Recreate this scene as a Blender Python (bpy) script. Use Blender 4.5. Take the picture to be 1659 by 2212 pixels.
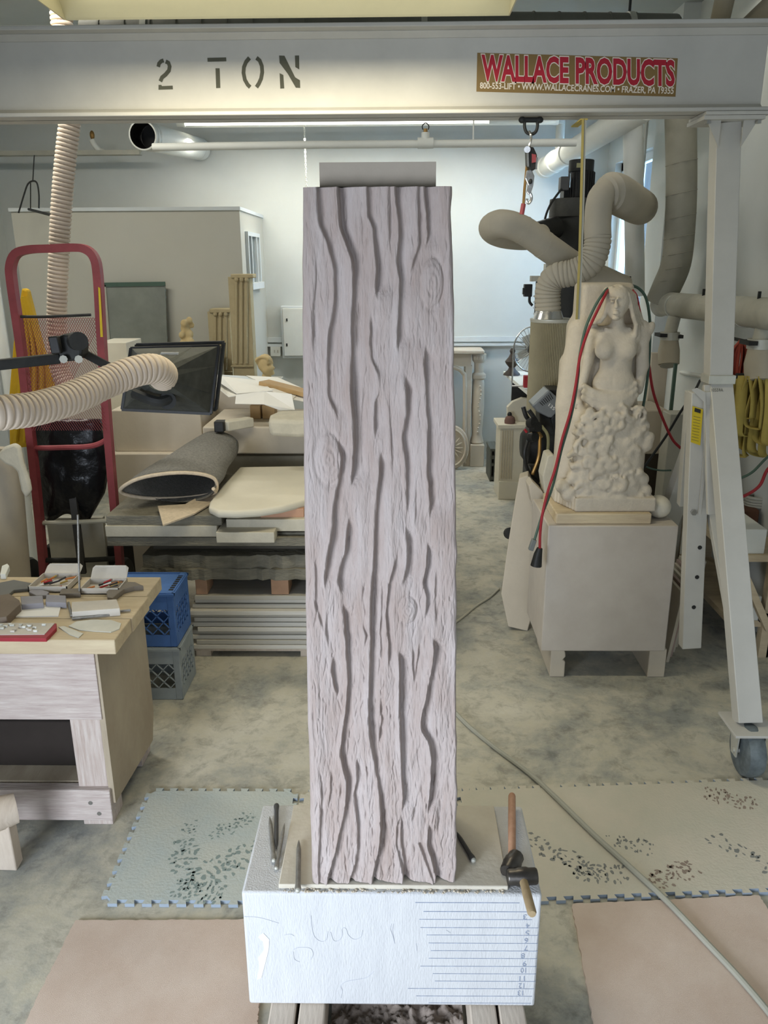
import bpy, math, random
import numpy as np
for o in list(bpy.data.objects): bpy.data.objects.remove(o)
C = bpy.context.scene.collection
random.seed(7)
# ------------------------------------------------------------------ camera
F = 1720.; CX, CY = 829.5, 1106.; EYE = 1.75
TH = math.radians(17.3); PS = math.radians(.97); RO = math.radians(.3)
fw = np.array([-math.sin(PS)*math.cos(TH), math.cos(PS)*math.cos(TH), -math.sin(TH)])
_r = np.array([math.cos(PS), math.sin(PS), 0]); _u = np.cross(_r, fw)
rt = math.cos(RO)*_r-math.sin(RO)*_u; upv = math.sin(RO)*_r+math.cos(RO)*_u
cd = bpy.data.cameras.new('camera'); cam = bpy.data.objects.new('camera', cd); C.objects.link(cam)
cd.sensor_fit = 'VERTICAL'; cd.sensor_height = 24; cd.lens = 24*F/2212.; cd.clip_start = .05
from mathutils import Matrix, Vector
m = Matrix((tuple(rt), tuple(upv), tuple(-fw))).transposed().to_4x4(); m.translation = (0, 0, EYE)
cam.matrix_world = m; bpy.context.scene.camera = cam
# ------------------------------------------------------------------ world, lamps, exposure
sc = bpy.context.scene
sc.view_settings.view_transform = 'Standard'; sc.view_settings.look = 'None'
sc.view_settings.gamma = 1; sc.view_settings.use_curve_mapping = False; sc.view_settings.exposure = -0.14
W = bpy.data.worlds.new('sky'); sc.world = W; W.use_nodes = True
W.node_tree.nodes['Background'].inputs[0].default_value = (.62, .76, 1, 1)
W.node_tree.nodes['Background'].inputs[1].default_value = .5
def area(name, loc, tgt, sx, sy, power, col, spread=math.pi):
    l = bpy.data.lights.new(name, 'AREA'); l.shape = 'RECTANGLE'; l.size = sx; l.size_y = sy
    l.energy = power; l.color = col; l.spread = spread
    o = bpy.data.objects.new(name, l); C.objects.link(o); o.location = loc
    o.rotation_euler = (Vector(tgt)-Vector(loc)).to_track_quat('-Z', 'Y').to_euler()
    return o
# daylight through the open loading door behind the photographer, and through the window far right
area('door_daylight', (-1.75, -.75, .95), (.0, 1.6, .2), 1.3, 1.3, 48, (.80, .88, 1), math.radians(104))
area('door_fill', (.4, -1.15, 1.1), (.2, 2.2, .4), 1.6, 1.5, 13, (.80, .88, 1), math.radians(140))
area('window_daylight', (2.3, 6.55, 1.95), (-.6, 7.2, 1.7), .9, 1.1, 230, (.50, .73, 1))
# the two fluorescent fittings, then two added fill lights that have no fitting
area('near_tube_light', (-.34, 2.62, 2.40), (-.34, 2.72, 0), 1.25, .14, 17, (1, .90, .66))
area('far_tube_light', (-.35, 6.56, 2.66), (-.35, 6.75, 0), 3.0, .12, 42, (1, .97, .88))
area('left_fill_light', (-2.1, 4.0, 3.05), (-1.7, 4.9, 0), 1.6, .2, 42, (1, .96, .86))  # added fill that brightens the partition side, no lamp hangs here
area('right_fill_light', (.9, 4.4, 3.0), (.9, 4.4, 0), 1.6, .2, 5, (1, .96, .86))  # weak added fill over the right side, without a fitting

# ------------------------------------------------------------------ helpers
def ray(px, py): return fw+rt*(px-CX)/F-upv*(py-CY)/F
def at(px, py, Y):          # the point of the place seen at px,py at depth Y
    d = ray(px, py); return np.array([0, 0, EYE])+d*Y/d[1]
def onz(px, py, z=0.):      # the point seen at px,py on a level surface of height z
    d = ray(px, py); return np.array([0, 0, EYE])+d*(z-EYE)/d[2]
def lin(c): return tuple(((v/255.)/12.92 if v/255. < .04045 else ((v/255.+.055)/1.055)**2.4) for v in c)
MT = {}
def M(name, col, rough=.85, metal=0., var=.12, scale=6, bump=.15, bs=60, st=(1, 1, 1), emit=0, col2=None, trans=0, detail=6, bd=.004, spec=.3):
    if name in MT: return MT[name]
    m = bpy.data.materials.new(name); m.use_nodes = True; nt = m.node_tree; n = nt.nodes; L = nt.links
    b = n['Principled BSDF']; c = lin(col)
    b.inputs['Roughness'].default_value = rough; b.inputs['Metallic'].default_value = metal
    b.inputs['Specular IOR Level'].default_value = spec
    tc = n.new('ShaderNodeTexCoord'); mp = n.new('ShaderNodeMapping'); mp.inputs['Scale'].default_value = st
    L.new(tc.outputs['Object'], mp.inputs[0])
    nz = n.new('ShaderNodeTexNoise'); nz.inputs['Scale'].default_value = scale; nz.inputs['Detail'].default_value = detail
    nz.inputs['Roughness'].default_value = .65
    L.new(mp.outputs[0], nz.inputs[0])
    rp = n.new('ShaderNodeValToRGB'); rp.color_ramp.elements[0].position = .3; rp.color_ramp.elements[1].position = .7
    c2 = lin(col2) if col2 else tuple(v*(1+var) for v in c)
    c1 = c if col2 else tuple(v*(1-var) for v in c)
    rp.color_ramp.elements[0].color = c1+(1,); rp.color_ramp.elements[1].color = c2+(1,)
    L.new(nz.outputs[0], rp.inputs[0]); L.new(rp.outputs[0], b.inputs['Base Color'])
    if bump:
        n2 = n.new('ShaderNodeTexNoise'); n2.inputs['Scale'].default_value = bs; n2.inputs['Detail'].default_value = 5
        L.new(mp.outputs[0], n2.inputs[0]); bp = n.new('ShaderNodeBump'); bp.inputs['Strength'].default_value = bump
        bp.inputs['Distance'].default_value = bd; L.new(n2.outputs[0], bp.inputs['Height']); L.new(bp.outputs[0], b.inputs['Normal'])
    if emit:
        b.inputs['Emission Color'].default_value = c+(1,); b.inputs['Emission Strength'].default_value = emit
    if trans:
        b.inputs['Transmission Weight'].default_value = trans
    MT[name] = m; return m

def V(p): return np.array(p, float)
def nrm(v): return v/(np.linalg.norm(v)+1e-12)
class MB:
    def __init__(s): s.v = []; s.f = []
    def add(s, v, f):
        k = len(s.v); s.v += [tuple(map(float, p)) for p in v]; s.f += [tuple(i+k for i in q) for q in f]; return s
    def obox(s, c, a, b, d):
        c, a, b, d = map(V, (c, a, b, d))
        p = [c+i*a+j*b+k*d for k in (-1, 1) for j in (-1, 1) for i in (-1, 1)]
        f = [(0, 2, 3, 1), (4, 5, 7, 6), (0, 1, 5, 4), (2, 6, 7, 3), (0, 4, 6, 2), (1, 3, 7, 5)]
        if np.dot(np.cross(a, b), d) < 0: f = [q[::-1] for q in f]
        return s.add(p, f)
    def box(s, a, b):
        a, b = V(a), V(b); c = (a+b)/2; h = np.abs(b-a)/2
        return s.obox(c, (h[0], 0, 0), (0, h[1], 0), (0, 0, h[2]))
    def bar(s, p0, p1, w, t, up=(0, 0, 1)):   # rectangular section: w across, t along 'up'
        p0, p1 = V(p0), V(p1); d = (p1-p0)/2; sd = nrm(np.cross(d, V(up))); u = nrm(np.cross(sd, d))
        return s.obox((p0+p1)/2, sd*w/2, d, u*t/2)
    def tube(s, P, r, n=10, closed=False, cap=True, flat=1.):
        P = [V(p) for p in P]; N = len(P); R = r if hasattr(r, '__len__') else [r]*N
        T = []
        for i in range(N):
            a = P[(i-1) % N] if closed or i > 0 else P[i]; b = P[(i+1) % N] if closed or i < N-1 else P[i]
            T.append(nrm(b-a))
        ref = V((0, 0, 1)) if abs(T[0][2]) < .9 else V((0, 1, 0))
        u = nrm(np.cross(T[0], ref)); vs = []
        for i in range(N):
            u = nrm(u-T[i]*np.dot(u, T[i])); w = np.cross(T[i], u)
            for k in range(n):
                a = 2*math.pi*k/n; vs.append(P[i]+R[i]*(math.cos(a)*u+flat*math.sin(a)*w))
        f = []
        for i in range(N if closed else N-1):
            j = (i+1) % N
            for k in range(n): l = (k+1) % n; f.append((i*n+k, i*n+l, j*n+l, j*n+k))
        if cap and not closed: f.append(tuple(range(n))[::-1]); f.append(tuple((N-1)*n+k for k in range(n)))
        return s.add(vs, f)
    def cyl(s, a, b, r, n=16, r2=None): return s.tube([a, b], [r, r if r2 is None else r2], n)
    def lathe(s, prof, c, n=24, ax=(0, 0, 1)):
        c = V(c); ax = nrm(V(ax)); ref = V((1, 0, 0)) if abs(ax[0]) < .9 else V((0, 1, 0))
        u = nrm(np.cross(ax, ref)); w = np.cross(ax, u); vs = []; f = []
        for (r, z) in prof:
            for k in range(n):
                a = 2*math.pi*k/n; vs.append(c+ax*z+max(r, 1e-4)*(math.cos(a)*u+math.sin(a)*w))
        for i in range(len(prof)-1):
            for k in range(n): l = (k+1) % n; f.append((i*n+k, i*n+l, (i+1)*n+l, (i+1)*n+k))
        f.append(tuple(range(n))[::-1]); f.append(tuple((len(prof)-1)*n+k for k in range(n)))
        return s.add(vs, f)
    def prism(s, pts, vec):
        pts = [V(p) for p in pts]; vec = V(vec); n = len(pts); nn = np.zeros(3)
        for i in range(n): nn += np.cross(pts[i], pts[(i+1) % n])
        if np.dot(nn, vec) > 0: pts = pts[::-1]
        f = [tuple(range(n)), tuple(range(2*n-1, n-1, -1))]
        for i in range(n): j = (i+1) % n; f.append((i, n+i, n+j, j))
        return s.add(pts+[p+vec for p in pts], f)
    def sph(s, c, r, n=12, m=8):
        r = V(r) if hasattr(r, '__len__') else V((r, r, r)); c = V(c); vs = [c+V((0, 0, r[2]))]; f = []
        for i in range(1, m):
            a = math.pi*i/m
            for k in range(n): b = 2*math.pi*k/n; vs.append(c+r*V((math.sin(a)*math.cos(b), math.sin(a)*math.sin(b), math.cos(a))))
        vs.append(c-V((0, 0, r[2])))
        for k in range(n):
            l = (k+1) % n; f.append((0, 1+k, 1+l)); f.append((len(vs)-1, 1+(m-2)*n+l, 1+(m-2)*n+k))
            for i in range(m-2): f.append((1+i*n+k, 1+(i+1)*n+k, 1+(i+1)*n+l, 1+i*n+l))
        return s.add(vs, f)
    def build(s, name, mat, parent=None, smooth=True, bevel=0, rough=0):
        return mesh_obj(name, np.array(s.v), s.f, mat, parent, smooth, bevel, rough)
def mesh_obj(name, v, f, mat, parent=None, smooth=True, bevel=0, rough=0):
    lo, hi = v.min(0), v.max(0); c = (lo+hi)/2; c[2] = lo[2]
    me = bpy.data.meshes.new(name)
    if isinstance(f, np.ndarray):
        nf = len(f); k = f.shape[1]
        me.vertices.add(len(v)); me.vertices.foreach_set('co', (v-c).astype(np.float32).ravel())
        me.loops.add(nf*k); me.loops.foreach_set('vertex_index', f.astype(np.int32).ravel())
        me.polygons.add(nf); me.polygons.foreach_set('loop_start', np.arange(nf, dtype=np.int32)*k)
        me.update(calc_edges=True)
    else: me.from_pydata((v-c).tolist(), [], f); me.update()
    me.polygons.foreach_set('use_smooth', [smooth]*len(me.polygons))
    if smooth and not isinstance(f, np.ndarray): me.set_sharp_from_angle(angle=math.radians(38))
    me.materials.append(mat)
    o = bpy.data.objects.new(name, me); C.objects.link(o); o.location = c
    if parent is not None:
        o.parent = parent; o.location = Vector(c)-wloc(parent)
    if bevel:
        b = o.modifiers.new('bevel', 'BEVEL'); b.width = bevel; b.segments = 2; b.limit_method = 'ANGLE'
        b.use_clamp_overlap = True
    return o
def wloc(o):
    l = Vector(o.location)
    while o.parent is not None: o = o.parent; l += Vector(o.location)
    return l
def tag(o, label, cat, group=None, kind=None):
    o['label'] = label; o['category'] = cat
    if group: o['group'] = group
    if kind: o['kind'] = kind
    return o
def thing(name, label, cat, loc, group=None):
    o = bpy.data.objects.new(name, None); C.objects.link(o); o.location = tuple(map(float, loc)); o.empty_display_size = .05
    return tag(o, label, cat, group)
def struct(name, mb, mat, bevel=0):
    o = mb.build(name, mat, None, True, bevel); o['kind'] = 'structure'; return o
def stuff(o): o['kind'] = 'stuff'; return o
def bxy(x0, y0, x1, y1, Y, dep, mb=None):    # upright box: front face at depth Y
    mx, my = (x0+x1)/2, (y0+y1)/2
    a, b = at(x0, my, Y)[0], at(x1, my, Y)[0]; zt, zb = at(mx, y0, Y)[2], at(mx, y1, Y)[2]
    return (mb or MB()).box((a, Y, zb), (b, Y+dep, zt))
def sil(pts, Y, dep, mb=None): return (mb or MB()).prism([at(x, y, Y) for x, y in pts], (0, dep, 0))
def cr(P, k=8):                              # smooth curve through points
    P = [V(p) for p in P]; Q = [2*P[0]-P[1]]+P+[2*P[-1]-P[-2]]; out = []
    for i in range(1, len(Q)-2):
        for j in range(k):
            t = j/k; a, b, c, d = Q[i-1:i+3]
            out.append(.5*((2*b)+(c-a)*t+(2*a-5*b+4*c-d)*t*t+(3*b-a-3*c+d)*t**3))
    out.append(P[-1]); return out
def path(pts, k=8): return cr([at(*p) for p in pts], k)
def resample(P, step):
    P = np.array(P); d = np.r_[0, np.cumsum(np.linalg.norm(np.diff(P, axis=0), axis=1))]
    n = max(3, int(d[-1]/step)); t = np.linspace(0, d[-1], n); return np.stack([np.interp(t, d, P[:, i]) for i in range(3)], 1)
def corrugated(mb, P, r, pitch, amp, n=16, r1=None):
    Q = resample(P, pitch/5); r1 = r1 or r
    R = [r+(r1-r)*i/len(Q)+amp*(.5, .8, .8, .5, -1.3)[i % 5] for i in range(len(Q))]
    return mb.tube(Q, R, n)
# text as flat print: any corners, so it may run upright, tilted or upside down
def text_mesh(s, off=0.):
    cu = bpy.data.curves.new('t', 'FONT'); cu.body = s; cu.offset = off; cu.resolution_u = 3
    o = bpy.data.objects.new('t', cu); C.objects.link(o)
    dg = bpy.context.evaluated_depsgraph_get(); me = bpy.data.meshes.new_from_object(o.evaluated_get(dg))
    v = np.array([p.co[:] for p in me.vertices]); f = [tuple(p.vertices) for p in me.polygons]
    bpy.data.objects.remove(o); bpy.data.curves.remove(cu); return v, f
def text_quad(name, s, q, mat, parent, off=0., lift=(0, -.0006, 0), bb=None):
    v, f = text_mesh(s, off)
    if bb is None: b0, _ = text_mesh(s, 0.); bb = (b0[:, 0].min(), b0[:, 1].min(), b0[:, 0].max(), b0[:, 1].max())
    u = (v[:, 0]-bb[0])/(bb[2]-bb[0]); w = (v[:, 1]-bb[1])/(bb[3]-bb[1])
    BL, BR, TR, TL = map(V, q)
    P = ((1-u)*(1-w))[:, None]*BL+(u*(1-w))[:, None]*BR+(u*w)[:, None]*TR+((1-u)*w)[:, None]*TL+V(lift)
    return mesh_obj(name, P, f, mat, parent, False)
_tab = np.random.RandomState(3).rand(256, 256)
def vn(x, y, seed=0):
    x = x+seed*17.3; y = y+seed*9.1; xi = np.floor(x).astype(int); yi = np.floor(y).astype(int); fx = x-xi; fy = y-yi
    fx = fx*fx*(3-2*fx); fy = fy*fy*(3-2*fy); g = lambda a, b: _tab[a % 256, b % 256]
    return (g(xi, yi)*(1-fx)+g(xi+1, yi)*fx)*(1-fy)+(g(xi, yi+1)*(1-fx)+g(xi+1, yi+1)*fx)*fy
def fbm(x, y, seed=0, o=4):
    r = 0; a = .5
    for i in range(o): r = r+a*vn(x*2**i, y*2**i, seed+i); a *= .5
    return r
# smooth-blended solids meshed from a distance field (for carved figures)
class SDF:
    def __init__(s, lo, hi, h):
        s.lo = V(lo); s.h = h; n = np.ceil((V(hi)-s.lo)/h).astype(int)+1
        s.ax = [s.lo[i]+h*np.arange(n[i]) for i in range(3)]; s.d = np.full(tuple(n), .05, np.float32)
    def _sl(s, lo, hi):
        r = []
        for i in range(3):
            a = int(max(0, math.floor((lo[i]-s.lo[i])/s.h))); b = int(min(len(s.ax[i]), math.ceil((hi[i]-s.lo[i])/s.h)+1)); r.append(slice(a, max(a, b)))
        X, Y, Z = np.meshgrid(s.ax[0][r[0]], s.ax[1][r[1]], s.ax[2][r[2]], indexing='ij'); return tuple(r), X, Y, Z
    def _un(s, sl, d, k, cut):
        a = s.d[sl]; b = d.astype(np.float32)
        if cut: h = np.clip(.5-.5*(b+a)/k, 0, 1); s.d[sl] = a*(1-h)-b*h+k*h*(1-h)
        else: h = np.clip(.5+.5*(a-b)/k, 0, 1); s.d[sl] = a*(1-h)+b*h-k*h*(1-h)
    def ell(s, c, r, k=.01, cut=False):
        c = V(c); r = V(r) if hasattr(r, '__len__') else V((r,)*3); p = 3*k+.03
        sl, X, Y, Z = s._sl(c-r-p, c+r+p)
        if X.size == 0: return
        q = np.sqrt(((X-c[0])/r[0])**2+((Y-c[1])/r[1])**2+((Z-c[2])/r[2])**2)
        s._un(sl, (q-1)*r.min(), k, cut)
    def cap(s, a, b, r, k=.01, cut=False, r2=None):
        a, b = V(a), V(b); r2 = r if r2 is None else r2; m = max(r, r2)+3*k+.03
        sl, X, Y, Z = s._sl(np.minimum(a, b)-m, np.maximum(a, b)+m)
        if X.size == 0: return
        ba = b-a; t = np.clip(((X-a[0])*ba[0]+(Y-a[1])*ba[1]+(Z-a[2])*ba[2])/(ba@ba+1e-12), 0, 1)
        s._un(sl, np.sqrt((X-a[0]-t*ba[0])**2+(Y-a[1]-t*ba[1])**2+(Z-a[2]-t*ba[2])**2)-(r+(r2-r)*t), k, cut)
    def box(s, a, b, rd=.01, k=.01, cut=False):
        a, b = V(a), V(b); c = (a+b)/2; hf = np.abs(b-a)/2-rd; m = hf+rd+3*k+.03
        sl, X, Y, Z = s._sl(c-m, c+m)
        qx, qy, qz = np.abs(X-c[0])-hf[0], np.abs(Y-c[1])-hf[1], np.abs(Z-c[2])-hf[2]
        d = np.sqrt(np.maximum(qx, 0)**2+np.maximum(qy, 0)**2+np.maximum(qz, 0)**2)+np.minimum(np.maximum(qx, np.maximum(qy, qz)), 0)-rd
        s._un(sl, d, k, cut)
    def mesh(s):
        d = s.d.copy(); d[0] = d[-1] = .05; d[:, 0] = d[:, -1] = .05; d[:, :, 0] = d[:, :, -1] = .05
        sg = d < 0; n = np.array(d.shape)-1; cnt = np.zeros(n, int)
        sl = lambda o, k: slice(o, o+n[k])
        for i in (0, 1):
            for j in (0, 1):
                for k in (0, 1): cnt += sg[sl(i, 0), sl(j, 1), sl(k, 2)]
        act = (cnt > 0) & (cnt < 8); idx = -np.ones(n, int); I = np.argwhere(act); idx[act] = np.arange(len(I))
        acc = np.zeros((len(I), 3)); num = np.zeros(len(I))
        for a in range(3):
            e = np.zeros(3, int); e[a] = 1
            for u in (0, 1):
                for w in (0, 1):
                    o = np.zeros(3, int); oo = [x for x in range(3) if x != a]; o[oo[0]] = u; o[oo[1]] = w
                    p = I+o; q = p+e; dp = d[p[:, 0], p[:, 1], p[:, 2]]; dq = d[q[:, 0], q[:, 1], q[:, 2]]
                    c = (dp < 0) != (dq < 0); t = np.where(c, dp/(dp-dq+1e-12), 0)
                    acc += np.where(c[:, None], p+t[:, None]*e, 0); num += c
        v = s.lo+s.h*acc/num[:, None]; F = []
        for a in range(3):
            b, c = (a+1) % 3, (a+2) % 3; e = np.zeros(3, int); e[a] = 1; eb = np.zeros(3, int); eb[b] = 1; ec = np.zeros(3, int); ec[c] = 1
            lo = [slice(0, m_) for m_ in sg.shape]; hi = list(lo); lo[a] = slice(0, sg.shape[a]-1); hi[a] = slice(1, sg.shape[a])
            A, B = sg[tuple(lo)], sg[tuple(hi)]
            for fl, msk in ((0, A & ~B), (1, ~A & B)):
                P = np.argwhere(msk); ok = (P[:, b] > 0) & (P[:, c] > 0) & (P[:, b] < n[b]) & (P[:, c] < n[c]) & (P[:, a] < n[a]); P = P[ok]
                g = lambda R: idx[R[:, 0], R[:, 1], R[:, 2]]
                q = np.stack([g(P-eb-ec), g(P-ec), g(P), g(P-eb)], 1); F.append(q[:, ::-1] if fl else q)
        F = np.concatenate(F); F = F[(F >= 0).all(1)]; return v, F
# ------------------------------------------------------------------ materials
m_wall = M('painted_wall', (200, 203, 198), .9, var=.04, scale=2, bump=.1, bs=90)
m_ceil = M('ceiling_paint', (172, 176, 172), .95, var=.05, scale=2)
m_part = M('partition_paint', (188, 186, 174), .9, var=.03, scale=2, bump=.1)
m_trim = M('white_trim', (205, 210, 210), .7, var=.03)
m_alu = M('dusty_aluminium', (190, 188, 180), .55, .15, var=.06, scale=5, bump=.1, bs=30)
m_galv = M('galvanised_steel', (190, 190, 180), .5, .4, var=.12, scale=9, bump=.1)
m_duct = M('dusty_duct', (178, 176, 163), .7, .15, var=.1, scale=7, bump=.15)
m_white = M('white_pipe', (215, 216, 208), .6, var=.04)
m_dark = M('dark_metal', (42, 43, 42), .6, .1, var=.3, scale=20)
m_black = M('black_plastic', (34, 34, 33), .5, var=.3, scale=30, bump=.1)
m_steel = M('bright_steel', (190, 190, 188), .25, .9, var=.1)
m_tool = M('tool_steel', (128, 126, 120), .45, .35, var=.25, scale=60, bump=.3, bs=200)
m_lime = M('grey_limestone', (190, 182, 170), .95, var=.04, scale=9, bump=.12, bs=180, col2=(181, 172, 160))
m_bark = M('carved_limestone', (180, 170, 166), .95, scale=10, bump=1, bs=90, st=(3, 3, .5), col2=(160, 144, 136), bd=.003)
m_plin = M('pale_limestone', (202, 203, 203), .95, scale=7, st=(4, 4, 1), col2=(192, 193, 194), bump=.6, bs=60, bd=.003)
m_slab = M('dusty_slab', (196, 190, 172), .95, var=.1, scale=12, bump=.4, bs=70)
m_buff = M('buff_stone', (190, 180, 162), .95, var=.05, scale=7, bump=.2)
m_marb = M('cream_marble', (206, 200, 182), .6, var=.05, scale=5, bump=.1)
m_sculp = M('carved_cream_stone', (194, 184, 166), .9, var=.08, scale=14, bump=.5, bs=110)
m_dslab = M('dark_dusty_slab', (128, 124, 110), .95, var=.25, scale=9, bump=.8, bs=40, st=(1, 1, 4), bd=.01)
m_wood = M('dusty_pine', (205, 190, 158), .85, scale=5, st=(1, 7, 7), bump=.3, bs=30, col2=(184, 166, 138))
m_woodz = M('dusty_fir_post', (206, 196, 188), .85, scale=7, st=(14, 14, 1.2), bump=.6, bs=14, col2=(176, 158, 148))
m_woodx = M('dusty_fir_board', (206, 196, 188), .85, scale=7, st=(1.2, 14, 14), bump=.6, bs=14, col2=(172, 156, 150))
m_woody = M('dusty_plywood', (180, 168, 146), .85, scale=3, st=(5, 1.5, 1), bump=.3, bs=20, col2=(158, 144, 124))
m_post = M('dusty_timber', (208, 196, 180), .9, scale=6, st=(6, 1, 1), bump=.4, bs=20, col2=(186, 172, 156))
m_red = M('faded_red_paint', (140, 66, 70), .5, var=.15, scale=12, bump=.1)
m_bluec = M('blue_crate_plastic', (74, 110, 168), .6, var=.15, scale=8)
m_greyc = M('grey_crate_plastic', (150, 158, 160), .7, var=.12, scale=8)
m_hose = M('ribbed_cream_hose', (205, 190, 172), .6, var=.05, scale=5, bump=.05)
m_flex = M('dusty_flex_duct', (176, 168, 150), .8, var=.07, scale=5, bump=.1)
m_cloth = M('grey_carpet', (120, 118, 112), .98, var=.3, scale=90, bump=.8, bs=220)
m_rug = M('pink_carpet', (208, 192, 178), 1, scale=5, bump=.45, bs=900, detail=12, col2=(194, 174, 158), bd=.003)
m_paper = M('white_paper', (232, 230, 222), .8, var=.02)
m_redc = M('red_cord', (150, 38, 44), .5, var=.1); m_grnc = M('green_cord', (74, 96, 84), .6, var=.1)
m_orc = M('orange_cord', (160, 72, 56), .6, var=.15)
m_yel = M('yellow_cloth', (186, 148, 26), .7, var=.12, scale=8)
m_ystr = M('yellow_strap', (176, 158, 84), .8, var=.12, scale=8)
m_bag = M('black_bag', (22, 23, 25), .28, var=.3, scale=6, bump=.5, bs=14, bd=.02)
m_stencil = M('stencil_paint', (86, 86, 74), .9, var=.08, bump=0)
m_pencil = M('pencil_line', (140, 150, 168), .9, var=.3, scale=40, bump=0)
m_handle = M('hickory_handle', (190, 150, 124), .55, scale=6, st=(8, 8, 1), col2=(170, 128, 102))
m_handle2 = M('worn_handle', (150, 130, 98), .6, scale=6, st=(8, 8, 1), col2=(170, 150, 116))
m_brass = M('brass', (150, 118, 70), .4, .7); m_tube = M('lit_tube', (255, 252, 240), emit=3.5, bump=0, var=0)
m_cream = M('cream_enamel', (196, 188, 152), .4, var=.03)
m_rubber = M('bare_rubber', (126, 128, 124), .9, var=.15, bump=0)
m_mud = M('brown_print', (142, 128, 116), .95, var=.1, bump=0)
m_glass = M('pane_glass', (200, 215, 225), .05, trans=.9, bump=0, var=0)

# ------------------------------------------------------------------ the room
def floor_mat():
    m = bpy.data.materials.new('dusty_concrete'); m.use_nodes = True; n = m.node_tree.nodes; L = m.node_tree.links; b = n['Principled BSDF']
    tc = n.new('ShaderNodeTexCoord')
    def nz(s, d, dist=0):
        t = n.new('ShaderNodeTexNoise'); t.inputs['Scale'].default_value = s; t.inputs['Detail'].default_value = d
        t.inputs['Roughness'].default_value = .7; t.inputs['Distortion'].default_value = dist; L.new(tc.outputs['Object'], t.inputs[0]); return t
    def rmp(src, stops):
        r = n.new('ShaderNodeValToRGB'); e = r.color_ramp.elements
        e[0].position, e[0].color = stops[0][0], lin(stops[0][1])+(1,); e[1].position, e[1].color = stops[-1][0], lin(stops[-1][1])+(1,)
        for p, c in stops[1:-1]: q = e.new(p); q.color = lin(c)+(1,)
        L.new(src.outputs[0], r.inputs[0]); return r
    a = rmp(nz(2.6, 12, .25), [(.36, (142, 145, 140)), (.46, (168, 167, 156)), (.54, (188, 184, 168)), (.7, (202, 198, 184))])
    c = rmp(nz(13, 9, .35), [(.35, (150, 150, 146)), (.5, (255, 255, 255)), (.66, (255, 252, 240))])
    mx = n.new('ShaderNodeMix'); mx.data_type = 'RGBA'; mx.blend_type = 'MULTIPLY'; mx.inputs[0].default_value = .45
    L.new(a.outputs[0], mx.inputs[6]); L.new(c.outputs[0], mx.inputs[7])
    L.new(mx.outputs[2], b.inputs['Base Color']); b.inputs['Roughness'].default_value = .85
    bp = n.new('ShaderNodeBump'); bp.inputs['Strength'].default_value = .3; bp.inputs['Distance'].default_value = .004
    L.new(nz(60, 6).outputs[0], bp.inputs['Height']); L.new(bp.outputs[0], b.inputs['Normal']); return m
XL, XR, YF, YB, ZC = -3.42, 1.78, -1.3, 7.3, 3.2
struct('floor', MB().box((XL-.1, YF-.1, -.1), (XR+.1, YB+.1, 0)), floor_mat())
struct('ceiling', MB().box((XL-.1, YF-.1, ZC), (XR+.1, YB+.1, ZC+.1)), m_ceil)
struct('wall_back', MB().box((XL-.1, YB, 0), (XR+.1, YB+.1, ZC)), m_wall)
struct('wall_left', MB().box((XL-.1, YF, 0), (XL, YB, ZC)), m_wall)
wy0, wy1, wz0, wz1 = 6.05, 7.05, 1.15, 2.52
struct('wall_right', MB().box((XR, YF, 0), (XR+.14, wy0, ZC)).box((XR, wy1, 0), (XR+.14, YB, ZC)).box((XR, wy0, 0), (XR+.14, wy1, wz0)).box((XR, wy0, wz1), (XR+.14, wy1, ZC)), m_wall)
w = MB()
for a, b in (((wy0, wz0), (wy0+.06, wz1)), ((wy1-.06, wz0), (wy1, wz1)), ((wy0, wz0), (wy1, wz0+.06)), ((wy0, wz1-.06), (wy1, wz1)), ((6.53, wz0), (6.57, wz1))):
    w.box((XR+.05, a[0], a[1]), (XR+.1, b[0], b[1]))
wf = struct('window_1', w, m_trim)
MB().box((XR+.07, wy0+.06, wz0+.06), (XR+.075, 6.53, wz1-.06)).build('pane', m_glass, wf, False)
MB().box((XR+.07, 6.57, wz0+.06), (XR+.075, wy1-.06, wz1-.06)).build('pane', m_glass, wf, False)
struct('wall_front', MB().box((XL, YF-.1, 0), (-2.3, YF, ZC)).box((1.3, YF-.1, 0), (XR, YF, ZC)).box((-2.3, YF-.1, 2.15), (1.3, YF, ZC)), m_wall)
struct('trim_1', MB().box((XL, YB-.03, at(1060, 737, YB)[2]), (XR, YB, at(1060, 727, YB)[2])).box((XL, YB-.05, at(1060, 746, YB)[2]), (XR, YB, at(1060, 741, YB)[2])), m_trim)
# pilasters of the right wall and the conduit beside the window
struct('trim_2', MB().box((XR-.10, 5.35, 0), (XR, 5.7, ZC)), m_wall)
struct('trim_3', MB().box((XL, 6.6, 0), (XL+.12, 6.85, ZC)), m_trim)
tag(MB().box((XL+.02, 6.9, at(90, 335, 6.9)[2]), (at(300, 325, 6.9)[0], 6.98, at(90, 325, 6.9)[2])).build('steel_channel', m_duct, None), 'long grey steel channel across the wall at upper left behind ribbed hose', 'beam')
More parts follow.
